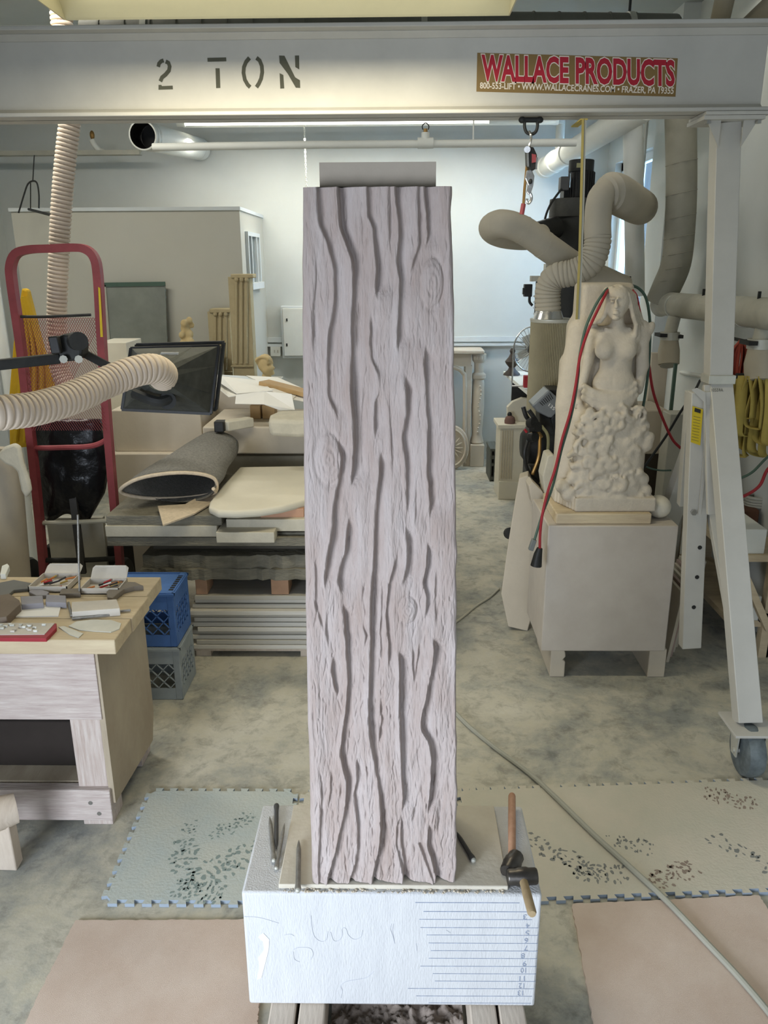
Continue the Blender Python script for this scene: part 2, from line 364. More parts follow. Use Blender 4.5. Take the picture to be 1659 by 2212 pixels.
# inner room (partition) with its return wall and little window
px0, px1 = at(525, 600, 6.25)[0], XL+.02; pz = at(400, 455, 6.25)[2]
struct('wall_inner', MB().box((at(43, 600, 6.25)[0], 6.25, 0), (px0, 6.33, pz)).box((px0-.08, 6.33, 0), (px0, 7.3, pz)), m_part)
struct('trim_4', MB().box((at(43, 600, 6.25)[0]-.01, 6.23, pz), (px0+.01, 6.35, pz+.025)).box((px0-.1, 6.35, pz), (px0+.01, 7.3, pz+.025)), m_trim)
w = MB(); xa = px0; wa, wb = at(532, 500, 6.45)[1], 6.95
z1, z0 = pz-.17, pz-.52
w.box((xa, 6.42, z1), (xa+.025, 6.97, z1+.03)).box((xa, 6.42, z0-.05), (xa+.045, 6.97, z0))
for yy in (6.42, 6.56, 6.80, 6.94): w.box((xa, yy, z0), (xa+.025, yy+.03, z1))
w2 = struct('window_2', w, m_trim)
MB().box((xa-.001, 6.45, z0), (xa+.006, 6.94, z1)).build('pane', M('dim_pane', (120, 130, 130), .2, bump=0), w2, False)

# ------------------------------------------------------------------ the carved column
YC = 1.437; NZ, NX = 1050, 300
zt = at(812, 403, YC)[2]; zb = .4425
S = 4.608
def P4(c, pts):
    y0 = (395, 775, 1155, 1535)[c]; return [(640+x/S, y0+y/S) for x, y in pts]
G = []   # (points, depth mm, right width mm, left width mm)
def g(d, wr, *segs, wl=1.6):
    p = []
    for c, pts in segs: p += P4(c, pts)
    p.sort(key=lambda q: q[1]); f_ = 1.25 if segs[0][0] >= 2 else 1.05; G.append((p, d*f_, wr*(1.5 if segs[0][0] < 2 else 1.25), wl*(1.4 if segs[0][0] < 2 else 1.)))
A, B, Cc, D = 0, 1, 2, 3
g(15, 10, (A, [(430, 60), (450, 420), (510, 600), (575, 760), (585, 900), (580, 1100), (565, 1400), (570, 1700)]), (B, [(565, 60), (560, 350), (590, 650), (590, 850), (575, 1100), (555, 1300)]))
g(14, 9, (B, [(540, 1560), (525, 1700)]), (Cc, [(520, 0), (500, 190), (450, 330), (430, 450), (465, 620)]))
g(12, 8, (Cc, [(470, 680), (490, 850), (500, 1050), (515, 1250), (525, 1450), (510, 1700)]), (D, [(490, 100), (450, 400), (470, 560), (510, 660), (510, 800), (495, 1000), (450, 1180), (400, 1400), (340, 1600), (320, 1720)]))
g(8, 10, (A, [(220, 100), (240, 400), (330, 600), (395, 850), (400, 1200), (340, 1500), (330, 1700)]), (B, [(330, 60), (330, 380), (400, 500), (430, 640)]))
g(13, 8, (B, [(420, 790), (470, 1000), (440, 1200), (390, 1450), (380, 1650)]), (Cc, [(370, 0), (330, 200), (300, 400), (290, 560)]))
g(12, 14, (A, [(720, 60), (730, 330), (780, 450), (800, 650), (820, 850), (810, 1050), (815, 1190)]))
g(6, 16, (A, [(755, 1260), (750, 1600)]), (B, [(770, 20), (830, 150), (850, 300)]))
g(12, 9, (B, [(845, 300), (800, 430), (790, 600), (800, 830)]))
g(13, 6, (B, [(855, 900), (840, 1200), (820, 1400), (800, 1650)]), (Cc, [(795, 0), (790, 250), (765, 500), (755, 800), (755, 1100), (745, 1400), (735, 1700)]), (D, [(735, 100), (740, 200), (780, 450), (810, 620), (840, 800), (860, 1000), (860, 1200), (840, 1350), (810, 1500), (770, 1650)]))
g(14, 11, (A, [(1000, 50), (1010, 200), (1040, 350), (1045, 500), (1030, 650), (1020, 780), (1050, 970), (1040, 1150), (1030, 1400), (1015, 1700)]))
g(12, 6, (B, [(1100, 150), (1110, 350), (1115, 550), (1090, 700), (1070, 780), (1090, 900), (1110, 1100), (1115, 1400), (1120, 1550)]))
g(14, 9, (B, [(1100, 1650), (1115, 1800)]), (Cc, [(1125, 100), (1130, 200), (1110, 350), (1060, 540)]))
g(16, 11, (Cc, [(1030, 1150), (1040, 1400), (1035, 1700)]), (D, [(1040, 100), (1055, 500), (1060, 700), (1075, 850), (1065, 1020)]))
g(9, 9, (D, [(1055, 1030), (1010, 1150), (1000, 1350), (1040, 1500), (1075, 1640), (1070, 1760)]))
g(10, 7, (D, [(1055, 1060), (1050, 1250), (1060, 1400), (1085, 1540), (1075, 1720)]))
g(12, 9, (A, [(1300, 1600)]), (B, [(1290, 50), (1310, 250), (1310, 450), (1330, 650), (1325, 900), (1320, 1150), (1340, 1300), (1350, 1450), (1330, 1620)]))
g(12, 9, (Cc, [(1320, 60), (1310, 300), (1270, 480), (1310, 620), (1300, 850)]))
g(16, 12, (Cc, [(1370, 1010), (1385, 1180), (1350, 1400), (1300, 1650)]), (D, [(1260, 50), (1250, 200), (1330, 310), (1360, 480), (1355, 650), (1340, 850), (1315, 1050)]))
g(16, 11, (D, [(1330, 1120), (1315, 1350), (1360, 1500), (1400, 1660)]))
g(6, 12, (A, [(1230, 60), (1230, 400), (1240, 600), (1180, 800), (1130, 940)]))
g(8, 10, (A, [(1300, 100), (1320, 300), (1330, 500), (1290, 700)]))
g(9, 6, (Cc, [(380, 1190), (360, 1350), (385, 1500), (430, 1650)]))
g(8, 4, (Cc, [(1170, 1090), (1165, 1300), (1185, 1540)])); g(6, 3, (Cc, [(1235, 1060), (1215, 1250), (1185, 1500)]))
g(9, 6, (D, [(610, 450), (615, 700), (580, 850), (600, 1000), (620, 1150), (620, 1400), (590, 1550), (530, 1740)]))
g(5, 4, (D, [(545, 100), (520, 300), (515, 500)])); g(5, 4, (Cc, [(690, 450), (665, 640)])); g(6, 5, (Cc, [(660, 870), (700, 1000), (690, 1150)]))
g(6, 5, (Cc, [(1020, 180), (980, 330), (930, 500), (900, 800), (930, 1100), (925, 1350)])); g(6, 4, (Cc, [(840, 1600)]), (D, [(855, 100), (825, 380)]))
g(5, 5, (D, [(1220, 880), (1180, 1000), (1160, 1150)])); g(7, 6, (D, [(1220, 1300), (1290, 1500), (1370, 1700)]))
g(4, 4, (D, [(350, 560), (350, 800), (320, 1000)])); g(4, 3, (D, [(450, 700), (440, 950)])); g(4, 4, (D, [(250, 600), (260, 900), (240, 1300), (230, 1600)]))
g(7, 5, (D, [(1290, 850), (1300, 1050)])); g(4, 6, (A, [(180, 600), (210, 900), (180, 1300), (180, 1700)])); g(4, 6, (A, [(600, 1150), (620, 1450), (610, 1700)]), wl=3)
g(4, 6, (A, [(940, 100), (940, 500), (930, 700)])); g(4, 5, (B, [(930, 300), (950, 700), (970, 1200)])); g(3, 5, (B, [(690, 200), (650, 700), (660, 1200)])); g(4, 5, (B, [(1200, 1200), (1200, 1700)]))
g(4, 5, (Cc, [(200, 200), (200, 700), (290, 1000)])); g(4, 5, (Cc, [(1400, 300), (1390, 700), (1400, 950)])); g(4, 5, (Cc, [(860, 450), (850, 900), (850, 1300)])); g(5, 6, (Cc, [(320, 720), (300, 950), (330, 1150)]))
g(4, 8, (D, [(1480, 750), (1430, 1000), (1420, 1300)]), wl=5); g(3, 6, (D, [(880, 1100), (870, 1400), (860, 1600)]), wl=4); g(4, 6, (D, [(1200, 400), (1180, 700)]), wl=6)
u = np.linspace(0, 1, NX); zz = np.linspace(zb, zt, NZ)
# outline of the two sides (image rows -> x)
rows = np.array([403, 470, 600, 775, 950, 1155, 1350, 1535, 1700, 1850, 1918]); zr = np.array([at(820, r, YC)[2] for r in rows])
xl = np.array([at(x, r, YC)[0] for x, r in zip((653, 652, 652, 653, 655, 657, 660, 664, 668, 672, 674), rows)])
xr = np.array([at(x, r, YC)[0] for x, r in zip((975, 977, 979, 981, 985, 987, 987, 987, 987, 987, 985), rows)])
o_ = np.argsort(zr); XLz = np.interp(zz, zr[o_], xl[o_]); XRz = np.interp(zz, zr[o_], xr[o_])
XLz += .0022*(vn(zz*22, zz*0, 5)-.5); XRz += .0045*(vn(zz*26, zz*0, 8)-.5)
Zg, Ug = np.meshgrid(zz, u, indexing='ij'); Xg = XLz[:, None]+(XRz-XLz)[:, None]*Ug
wx = Xg+.012*(fbm(Zg*5, Xg*3, 2)-.5)
low = np.clip((1.25-Zg)/.6, 0, 1)
h = 13*(fbm(wx*14, Zg*1.5, 1)-.5)+8*(fbm(wx*34, Zg*3, 4)-.5)
rough = np.clip(.25+.5*low+1.3*(fbm(Xg*9, Zg*3, 11)-.45), .12, 1)
rid = 1-np.abs(2*fbm(wx*135+3*vn(Zg*14, Xg*20, 7), Zg*11, 6, 3)-.95)*1.6
h += rough*(3.0*rid+1.8*(vn(wx*260, Zg*40, 9)-.5))
rc_ = np.random.RandomState(4)
for _ in range(1000):      # short chisel cracks along the grain
    z0_ = zb+(zt-zb)*rc_.rand()**1.25; L0 = rc_.uniform(.012, .07); x0_ = rc_.uniform(-.19, .135); ja, jb = np.searchsorted(zz, [z0_-L0/2, z0_+L0/2])
    if jb-ja < 4: continue
    t_ = np.linspace(0, 1, jb-ja); xc_ = x0_+.0035*(L0/.09)*np.sin(t_*rc_.uniform(3, 7)+rc_.rand()*6)+rc_.uniform(-.006, .006)*t_*(L0/.07)
    ss = (Xg[ja:jb]-xc_[:, None])*1000; dp = rc_.uniform(.6, 2.6)*(.55+.6*(z0_ < 1.15))*np.sin(t_*math.pi)[:, None]
    h[ja:jb] -= dp*np.where(ss < 0, np.exp(-(ss/1.0)**2), np.exp(-(ss/2.4)**2))
for p, dd, wr, wl in G:
    q = [at(x, y, YC) for x, y in p]; gz = np.array([k[2] for k in q]); gx = np.array([k[0] for k in q]); o2 = np.argsort(gz); gz = gz[o2]; gx = gx[o2]
    if len(gz) < 2: continue
    zs = np.linspace(gz[0], gz[-1], 160); xs = np.interp(zs, gz, gx)
    ker = np.hanning(13); ker /= ker.sum(); xp = np.pad(xs, 6, mode='edge'); xs = np.convolve(xp, ker, 'valid')
    gxx = np.interp(zz, zs, xs)+.0012*(vn(zz*60, zz*0, int(gx[0]*1000) % 50)-.5)
    tp = np.clip(np.minimum(zz-gz[0], gz[-1]-zz)/.035+(1. if gz[0] < zb+.05 else 0)*(zz < gz[0]+.1), 0, 1)
    if gz[-1] > zt-.03: tp = np.where(zz > gz[-1]-.1, np.clip((zz-gz[0])/.035, 0, 1), tp)
    if gz[0] < zb+.05: tp = np.where(zz < gz[0]+.1, 1, tp)
    tp = tp*tp*(3-2*tp)*(.65+.7*vn(zz*9, zz*0, int(dd*7+wr)))
    s = (Xg-gxx[:, None])*1000
    prof = np.where(s < 0, np.exp(-(s/wl)**2), .6*np.exp(-(np.abs(s)/wr)**1.5)+.4*np.exp(-(np.abs(s)/(2.8*wr))**1.5))-.42*np.exp(-((s+wl*2.5)/5)**2)
    h -= dd*tp[:, None]*prof*(.62+.5*vn(zz*13, zz*0, int(dd+wr*3)))[:, None]
for (cx, cy, rx, ry, amp) in ((640+320/S, 775+1000/S, 30, 58, 1.6), (640+1350/S, 395+1000/S, 24, 50, 1.3), (640+1110/S, 1155+760/S, 22, 34, 1.1)):
    c = at(cx, cy, YC); r = np.sqrt(((Xg-c[0])/(rx*.00083))**2+((Zg-c[2])/(ry*.00083))**2)+.22*(fbm(Xg*40, Zg*22, 31)-.5)
    h += np.where(r < 1, amp*.55*np.cos(r*2*math.pi*3.2)*np.abs(1-r)**.5+4*(1-r*r), 0)-2.6*np.exp(-((r-1.05)/.15)**2)*(.6+.5*(Xg > c[0]))
ed = np.minimum(Xg-XLz[:, None], XRz[:, None]-Xg)*1000; RR = 11.
rnd = np.where(ed < RR, RR-np.sqrt(np.maximum(RR**2-(RR-np.minimum(ed, RR))**2, 0)), 0)
h = np.where(ed < 8, h*np.clip(ed/8, .25, 1), h)
# the chipped scallops at the foot
foot = 1+0*Ug[0]
scal = np.interp(XLz[0]+(XRz[0]-XLz[0])*u, [at(x, 1918, YC)[0] for x in (674, 680, 690, 703, 716, 730, 752, 758, 770, 800, 808, 830, 858, 870, 895, 936, 945, 975, 987)],
                 np.array([.0, .0, 0, 0, 4, 0, 0, 7, 1, 0, 7, 2, 0, 5, 1, 0, 3, 0, 0])*.0011)
Yg = YC+(rnd-np.clip(h, -26, 12))/1000.
Zs = Zg+np.clip(1-(Zg-zb)/.03, 0, 1)*scal[None, :]
YBK = YC+.245
nb = 10; ringx = []; 
rs = np.linspace(0, 1, nb+2)[1:-1]
cols = [np.stack([Xg, Yg, Zs], 2)]
def colv(x, y): return np.stack([x, y, zz[:]], 1)[:, None, :]
for t in rs: cols.append(colv(XRz+.0016*(vn(zz*30, zz*0+t*9, 3)-.5), np.maximum(Yg[:, -1], YC+.012)+(YBK-YC-.012)*t))
for t in np.linspace(0, 1, 8): cols.append(colv(XRz+(XLz-XRz)*t, np.full(NZ, YBK)))
for t in rs[::-1]: cols.append(colv(XLz+.0016*(vn(zz*30, zz*0+t*9, 13)-.5), np.maximum(Yg[:, 0], YC+.012)+(YBK-YC-.012)*t))
ring = np.concatenate(cols, 1); NR = ring.shape[1]; vv = ring.reshape(-1, 3)
i, j = np.meshgrid(np.arange(NZ-1), np.arange(NR), indexing='ij'); k = (j+1) % NR
fq = np.stack([i*NR+j, i*NR+k, (i+1)*NR+k, (i+1)*NR+j], 2).reshape(-1, 4)
col = thing('carved_column', 'tall grey limestone column carved like tree bark standing on the white block', 'sculpture', (-.03, YC+.12, zb))
mesh_obj('trunk', vv, fq, m_bark, col)
nt_ = [tuple(p) for p in ring[-1]]; cap_ = MB(); cc = ring[-1].mean(0); cap_.add([tuple(cc)]+nt_, [(0, 1+a, 1+(a+1) % NR) for a in range(NR)]); cap_.build('top_face', m_lime, col, False)
a, b = at(690, 375, YC+.045), at(942, 375, YC+.045)
MB().box((a[0], YC+.045, zt-.004), (b[0], YC+.2, at(815, 350, YC+.045)[2])).build('tenon', M('tenon_stone', (170, 160, 146), .95, var=.05, bump=.2), col, False)

# ------------------------------------------------------------------ plinth block, base slab, tools
PZ0, PZ1 = at(850, 2172, 1.42)[2], .43
pl = thing('plinth_block', 'large white limestone block with pencil lines under the bark column', 'stone block', (0, 1.57, PZ0))
xa, xb = -.343, .318
n = 60; vs = []; fs = []
b_ = MB(); b_.box((xa, 1.42, PZ0), (xb, 1.72, PZ1))
o = b_.build('block', m_plin, pl, True, .006)
# lower right chipped corner kept square; the slab lying on top
o = tag(MB().box((-.262, 1.432, PZ1), (.245, 1.705, PZ1+.0115)).build('base_slab', M('base_slab_stone', (206, 200, 184), .95, scale=9, col2=(192, 184, 168), bump=.3), None, True, .002), 'thin buff stone slab lying between bark column and white block', 'stone slab')
yf = 1.4195
def Lp(x, y): return at(480+x*.446, 1650+y*.446, yf)
rl = [(672, 935, 1440), (715, 975, 1480), (753, 955, 1500), (793, 960, 1530), (829, 990, 1530), (868, 1000, 1528), (905, 1010, 1528), (942, 1000, 1526), (980, 960, 1522), (1016, 1020, 1520), (1052, 1030, 1518), (1088, 900, 1510), (1124, 940, 1500), (1158, 1000, 1495)]
for i_, (y, x0, x1) in enumerate(rl):
    p, q = Lp(x0, y), Lp(x1, y+2)
    MB().bar(p, q, .0006, .0016 if i_ < 2 else .0011).build('ruled_line', m_pencil, pl, False)
for s_, (x, y) in zip(('3', '4', '5', '6', '7', '8', '9', '10', '11', '12', '13'), ((1466, 742), (1480, 785), (1478, 820), (1472, 856), (1470, 893), (1456, 930), (1464, 968), (1458, 1000), (1452, 1040), (1449, 1075), (1444, 1110))):
    w_ = 9 if len(s_) == 1 else 13
    q = [Lp(x+w_, y-12), Lp(x-w_, y-12), Lp(x-w_, y+12), Lp(x+w_, y+12)]
    text_quad('pencil_number', s_, q, m_pencil, pl, lift=(0, -.0004, 0))
sk = [[(430, 735), (436, 800), (450, 840), (480, 860), (505, 850), (512, 810)], [(525, 815), (540, 855), (565, 855), (582, 830), (580, 800), (598, 797), (612, 830), (640, 850), (672, 838), (680, 805)],
      [(345, 900), (370, 890), (425, 893), (440, 920), (430, 948)], [(345, 910), (350, 945), (375, 960)], [(820, 775), (815, 800), (825, 830), (836, 872)], [(830, 775), (826, 810), (836, 872)],
      [(575, 1135), (582, 1100), (575, 1075), (600, 1055), (650, 1045), (700, 1035), (735, 1005)], [(105, 740), (180, 745), (275, 772)], [(1085, 805), (1105, 818)], [(940, 870), (943, 905)], [(300, 830), (330, 825), (350, 835)]]
for s_ in sk: MB().tube(cr([Lp(*p) for p in s_], 5), .0004, 4).build('pencil_sketch', M('faint_pencil', (178, 182, 192), .9, bump=0), pl, False)
MB().prism([Lp(x, y)+V((0, .0005, 0)) for x, y in ((200, 820), (228, 850), (225, 900), (210, 960), (190, 1035), (168, 1045), (182, 990), (175, 940), (205, 900), (198, 860), (175, 840))], (0, -.0012, 0)).build('plaster_smear', M('white_smear', (232, 234, 236), .95, var=.03, scale=40), pl, False)
# mortar crumbs along the front edge of the slab
cb = MB()
for t in range(150):
    x = random.uniform(-.26, .24); y = random.uniform(1.421, 1.434); r = random.uniform(.0008, .0028); cb.sph((x, y, PZ1+r*.6), (r*1.5, r*1.3, r), 5, 4)
tag(stuff(cb.build('stone_crumbs', m_buff, None)), 'buff stone crumbs along the front edge of the white block', 'crumbs', kind='stuff')
def chisel(p0, p1, r, label, zt_, zh, kind=0, mat=None):
    # p0 = struck end, p1 = point, both seen from above at height z
    a = onz(p0[0], p0[1], zh); b = onz(p1[0], p1[1], zt_); a[2] = zh; b[2] = zt_
    d = nrm(b-a); L_ = np.linalg.norm(b-a); t = thing('chisel', label, 'chisel', (a+b)/2-V((0, 0, r)), 'carving chisels on the white block')
    MB().tube([a, a+d*.006, a+d*.02, b-d*.03], [r*1.25, r*1.35, r, r*.95], 8).build('shaft', mat or m_tool, t)
    MB().tube([b-d*.03, b-d*.012, b], [r*.95, r*.6, r*.15], 8).build('tip', mat or m_tool, t)
    MB().sph(a, r*1.15, 8, 6).build('struck_end', m_galv, t)
zp = PZ1
chisel((250/2.242+480, 468/2.242+1650), (230/2.242+480, 255/2.242+1650), .0048, 'steel chisel at far left of the white block, leftmost in the crossed group of three', zp+.005, zp+.006)
chisel((263/2.242+480, 200/2.242+1650), (262/2.242+480, 412/2.242+1650), .0052, 'darkest upright steel chisel with broad round head, middle of the crossed group', zp+.006, zp+.009, mat=M('dull_steel', (74, 74, 74), .45, .4))
chisel((262/2.242+480, 505/2.242+1650), (302/2.242+480, 288/2.242+1650), .0042, 'slim steel chisel slanting right in the crossed group of three', zp+.02, zp+.0055)
chisel((366/2.242+480, 612/2.242+1650), (371/2.242+480, 370/2.242+1650), .0055, 'grey steel chisel lying alone just left of the bark column', zp+.0175, zp+.0175)
chisel((1216/2.242+480, 466/2.242+1650), (1130/2.242+480, 325/2.242+1650), .0058, 'black steel chisel lying right of the bark column', zp+.018, zp+.018, mat=MT['dull_steel'])
# the two hammers
def hammer(label, grip, eye, headdir, hl, hr, mat, gr):
    t = thing('club_hammer', label, 'hammer', eye-V((0, 0, hr)), 'stone carving hammers at the right of the white block')
    hd = nrm(headdir)
    MB().tube([eye-hd*hl, eye-hd*(hl-.004), eye-hd*hl*.45, eye-hd*hl*.28, eye+hd*hl*.28, eye+hd*hl*.45, eye+hd*(hl-.004), eye+hd*hl], [hr*.9, hr, hr, hr*1.12, hr*1.12, hr, hr, hr*.9], 12).build('head', M('hammer_steel', (88, 84, 80), .35, .8, var=.2, scale=30), t)
    d = nrm(grip-eye)
    MB().tube([eye-d*.018, eye, eye+d*.04, (grip+eye)/2, grip-d*.006, grip], [gr*.95, gr, gr, gr*1.08, gr*1.05, gr*.8], 12).build('handle', mat, t)
    return t
hz = zp+.024
e1 = onz(1106, 1866, hz); g1 = onz(1105, 1733, zp+.012); g1[2] = zp+.035
hammer('upright-lying hammer with orange wooden handle pointing away at back of block', g1, e1, (.25, .1, 0)+V((0, 1, 0))*.35, .03, .0185, m_handle, .0088)
e2 = onz(1121, 1888, hz); e2[2] = hz; g2 = onz(1151, 1983, zp+.03); g2 = e2+nrm(g2-e2)*.0+ (onz(1150, 1975, hz+.01)-e2)
hammer('hammer with pale worn handle jutting over the front edge of the white block', g2, e2+V((.006, -.008, .0)), (1, .06, 0), .033, .0185, m_handle2, .0095)
# timbers under the plinth, rubble between
for k_, (xa_, xb_, lab) in enumerate(((575, 632, 'leftmost rough timber under the white block'), (640, 697, 'timber second from left under the white block'), (1020, 1079, 'timber second from right under the white block'), (1085, 1143, 'rightmost short timber under the white block'))):
    p, q = at(xa_, 2200, 1.36)[0], at(xb_, 2200, 1.36)[0]
    tag(MB().box((p, 1.24, 0), (q, 1.70, PZ0)).build('timber_bearer', m_post, None, True, .004), lab, 'timber', 'timber bearers under the white block')
nn_ = 90; gx_ = np.linspace(at(700, 2200, 1.36)[0]+.004, at(1015, 2200, 1.36)[0]-.004, nn_); gy = np.linspace(1.22, 1.66, nn_); XX, YY = np.meshgrid(gx_, gy, indexing='ij')
ZZ = .012+.030*np.abs(fbm(XX*38, YY*38, 3)-.3)*2+.012*vn(XX*160, YY*160, 5)
vv = np.stack([XX, YY, ZZ], 2).reshape(-1, 3); i, j = np.meshgrid(np.arange(nn_-1), np.arange(nn_-1), indexing='ij')
fq = np.stack([i*nn_+j, (i+1)*nn_+j, (i+1)*nn_+j+1, i*nn_+j+1], 2).reshape(-1, 4)
vv[:, 2] -= .01
o = mesh_obj('stone_rubble', vv, fq, M('rubble', (150, 138, 128), 1, var=.2, scale=30, bump=1, bs=80), None); tag(o, 'grey brown stone rubble heaped on the floor between the timbers', 'rubble', kind='stuff')

# ------------------------------------------------------------------ floor coverings
def puzzle(o0, ax, ay, n, col, name_lab, cols):
    # outline with dovetailed teeth on every side; o0 = back left corner on the floor
    ax, ay = V(ax), V(ay); P = []
    def side(p, q, out):
        p, q, out = V(p), V(q), V(out); nn_ = max(1, int(round(np.linalg.norm(q-p)/.0495))); d = (q-p)/nn_; r = []
        for i in range(nn_):
            b = p+d*i; r += [b+d*.30-out*0, b+d*.22+out, b+d*.78+out, b+d*.70]
        return r
    t = .015; ux, uy = nrm(ax)*t, nrm(ay)*t; o0 = V(o0)
    P = side(o0, o0+ax, -uy)+side(o0+ax, o0+ax+ay, ux)+side(o0+ax+ay, o0+ay, uy)+side(o0+ay, o0, -ux)
    m_ = MB().prism(P, (0, 0, .011))
    o = m_.build('foam_mat', col, None, False); o.data.materials.append(M('foam_edge', (150, 162, 174), .9, bump=0, var=.05))
    for p_ in o.data.polygons: p_.material_index = 0 if abs(p_.normal.z) > .5 else 1
    tag(o, name_lab, 'floor mat', 'interlocking foam floor mats'); return o
def foam(name, c1, c2, edge): return M(name, c1, .95, scale=5, col2=c2, bump=.4, bs=120)
fm1 = foam('bluish_foam', (176, 186, 184), (190, 192, 182), 0); fm2 = foam('dusty_foam', (186, 184, 168), (200, 192, 176), 0)
fm3 = foam('dusty_foam_pink', (190, 178, 160), (182, 172, 156), 0)
mat1 = puzzle((-.85, 2.335, 0), (.495, .0, 0), (.012, -.495, 0), 10, fm1, 'bluish dusty foam floor mat with toothed edge left of the white block', 0)
mat2 = puzzle((-.318, 2.335, 0), (.495, 0, 0), (.012, -.495, 0), 10, fm2, 'dusty foam floor mat directly behind the white block', 0)
an = math.radians(3.6); ca, sa = math.cos(an)*.495, math.sin(an)*.495
mat3 = puzzle((.215, 2.345, 0), (ca*2.5, sa*2.5, 0), (sa, -ca, 0), 10, fm2, 'long dusty foam floor matting with boot prints right of the white block', 0)
mat4 = mat5 = mat3
def boot(parent, cx, cy, ang, L_=.26, W_=.10, dens=.8, mat=m_rubber, sc_=1, part=(0, 1)):
    c = onz(cx, cy, .0115); b = MB(); rr = random.Random(int(cx+cy))
    ca_, sa_ = math.cos(ang), math.sin(ang)
    for i in range(12):
        v = (i+.5)/12
        if not part[0] <= v <= part[1]: continue
        hw = W_/2*(.75+.35*math.sin(v*math.pi*.9+.3))*(1 if not .38 < v < .5 else .6)
        for j in range(6):
            if rr.random() > dens*(1.05-.35*abs(v-.5)*2): continue
            u_ = (j+.5)/6*2-1; lx = u_*hw*.85+rr.uniform(-.006, .006); ly = (v-.5)*L_+rr.uniform(-.006, .006)+.012*abs(u_)
            w_, h_ = hw*.19*rr.uniform(.4, 1.2), L_/12*.42*rr.uniform(.4, 1.2); sk_ = rr.uniform(-.5, .5)
            pts = []
            for q in range(9):
                aq = q/9*2*math.pi; rq = rr.uniform(.55, 1.15); x_, y_ = lx+w_*rq*math.cos(aq)+sk_*h_*math.sin(aq), ly+h_*rq*math.sin(aq); pts.append((c[0]+x_*ca_-y_*sa_, c[1]+x_*sa_+y_*ca_, .0112))
            b.prism(pts, (0, 0, .0003))
    if b.v: stuff(b.build('boot_print', mat, parent, False))
m_tealp = M('teal_print', (132, 146, 142), .95, var=.12, bump=0)
boot(mat1, 398, 1868, .3, .22, .1, .85, m_tealp); boot(mat1, 500, 1862, -.9, .26, .12, .95, m_tealp); boot(mat1, 430, 1925, 1.4, .16, .09, .9, m_tealp); boot(mat1, 500, 1785, -.8, .17, .07, .6, m_tealp); boot(mat1, 412, 1800, .2, .12, .06, .4, m_tealp)
boot(mat3, 1215, 1848, .9, .24, .085, .7); boot(mat3, 1300, 1885, 1.5, .17, .09, .85); boot(mat4, 1365, 1825, 1.3, .15, .08, .45)
boot(mat4, 1450, 1890, -1.1, .19, .085, .85, m_mud); boot(mat4, 1580, 1725, 1.2, .17, .10, .8, m_mud); boot(mat5, 1600, 1840, .8, .24, .10, .5, m_rubber)
def rug(pts, label):
    P = [onz(x, y, .009) for x, y in pts]; P2 = []
    for a_, b_ in zip(P, P[1:]+P[:1]):
        for k in range(40): q = a_+(b_-a_)*k/40; q = q+V((random.uniform(-.002, .002), random.uniform(-.002, .002), 0)); q[2] = 0; P2.append(q)
    return tag(MB().prism(P2, (0, 0, .009)).build('carpet_piece', m_rug, None, False), label, 'carpet', 'offcuts of pinkish carpet on the floor')
rug([(162, 1988), (600, 1985), (560, 2170), (545, 2300), (-20, 2360)], 'pinkish carpet offcut on the floor left of the white block')
rug([(1235, 1952), (1640, 1934), (1740, 2100), (1800, 2360), (1310, 2360)], 'pinkish carpet offcut on the floor at lower right under the grey hose')
# hoses on the floor
def floor_tube(name, pts, r, mat, label, cat, z=None):
    P = []
    for q in pts:
        zz_ = r+(q[2] if len(q) > 2 else 0); P.append(onz(q[0], q[1], zz_))
    return tag(MB().tube(cr(P, 10), r, 8).build(name, mat, None), label, cat)
floor_tube('air_hose', [(900, 1440), (990, 1546), (1060, 1608), (1140, 1668, .004), (1200, 1722, .013), (1280, 1800, .013), (1360, 1872, .013), (1440, 1946, .013), (1530, 2040, .011), (1600, 2115, .011), (1680, 2212, .011), (1760, 2330, .011)], .0085, M('grey_green_hose', (162, 162, 150), .6, var=.06), 'long grey green air hose curving over mats to the lower right corner', 'hose')
floor_tube('thin_hose', [(930, 1380), (990, 1340), (1030, 1308), (1058, 1290), (1078, 1272)], .006, M('pale_hose', (185, 182, 165), .6), 'short pale hose running on the floor to the leaning stone slab', 'hose')
# ------------------------------------------------------------------ the gantry crane
YG = 3.05
zb0, zb1 = 2.235, 2.51; bx0, bx1 = -2.4, at(1650, 160, YG)[0]
gc = thing('gantry_crane', 'aluminium gantry crane with wide beam across the top of the room', 'gantry crane', (0, YG, 0))
bm = MB(); fl = .014; hw_ = .075
bm.box((bx0, YG-.006+.0, zb0), (bx1, YG+.006, zb1)).box((bx0, YG-hw_, zb0), (bx1, YG+hw_, zb0+fl)).box((bx0, YG-hw_, zb1-fl), (bx1, YG+hw_, zb1))
for sy in (-1, 1):
    for z_, sgn in ((zb0+fl, 1), (zb1-fl, -1)):
        bm.prism([(bx0, YG+sy*.006, z_), (bx0, YG+sy*.03, z_), (bx0, YG+sy*.006, z_+sgn*.02)], (bx1-bx0, 0, 0))
bm.build('beam', m_alu, gc, True, .003)
yw = YG-.0062
def ribbon(pts, w):      # flat brush stroke on the web of the beam
    P = [at(x/2., y/2., yw) for x, y in pts]; w = w*.00077; L_, R_ = [], []
    for i_ in range(len(P)):
        t = nrm(P[min(i_+1, len(P)-1)]-P[max(i_-1, 0)]); nn = V((-t[2], 0, t[0])); L_.append(P[i_]+nn*w/2); R_.append(P[i_]-nn*w/2)
    k = len(P); return L_+R_, [(i_, i_+1, k+i_+1, k+i_) for i_ in range(k-1)]
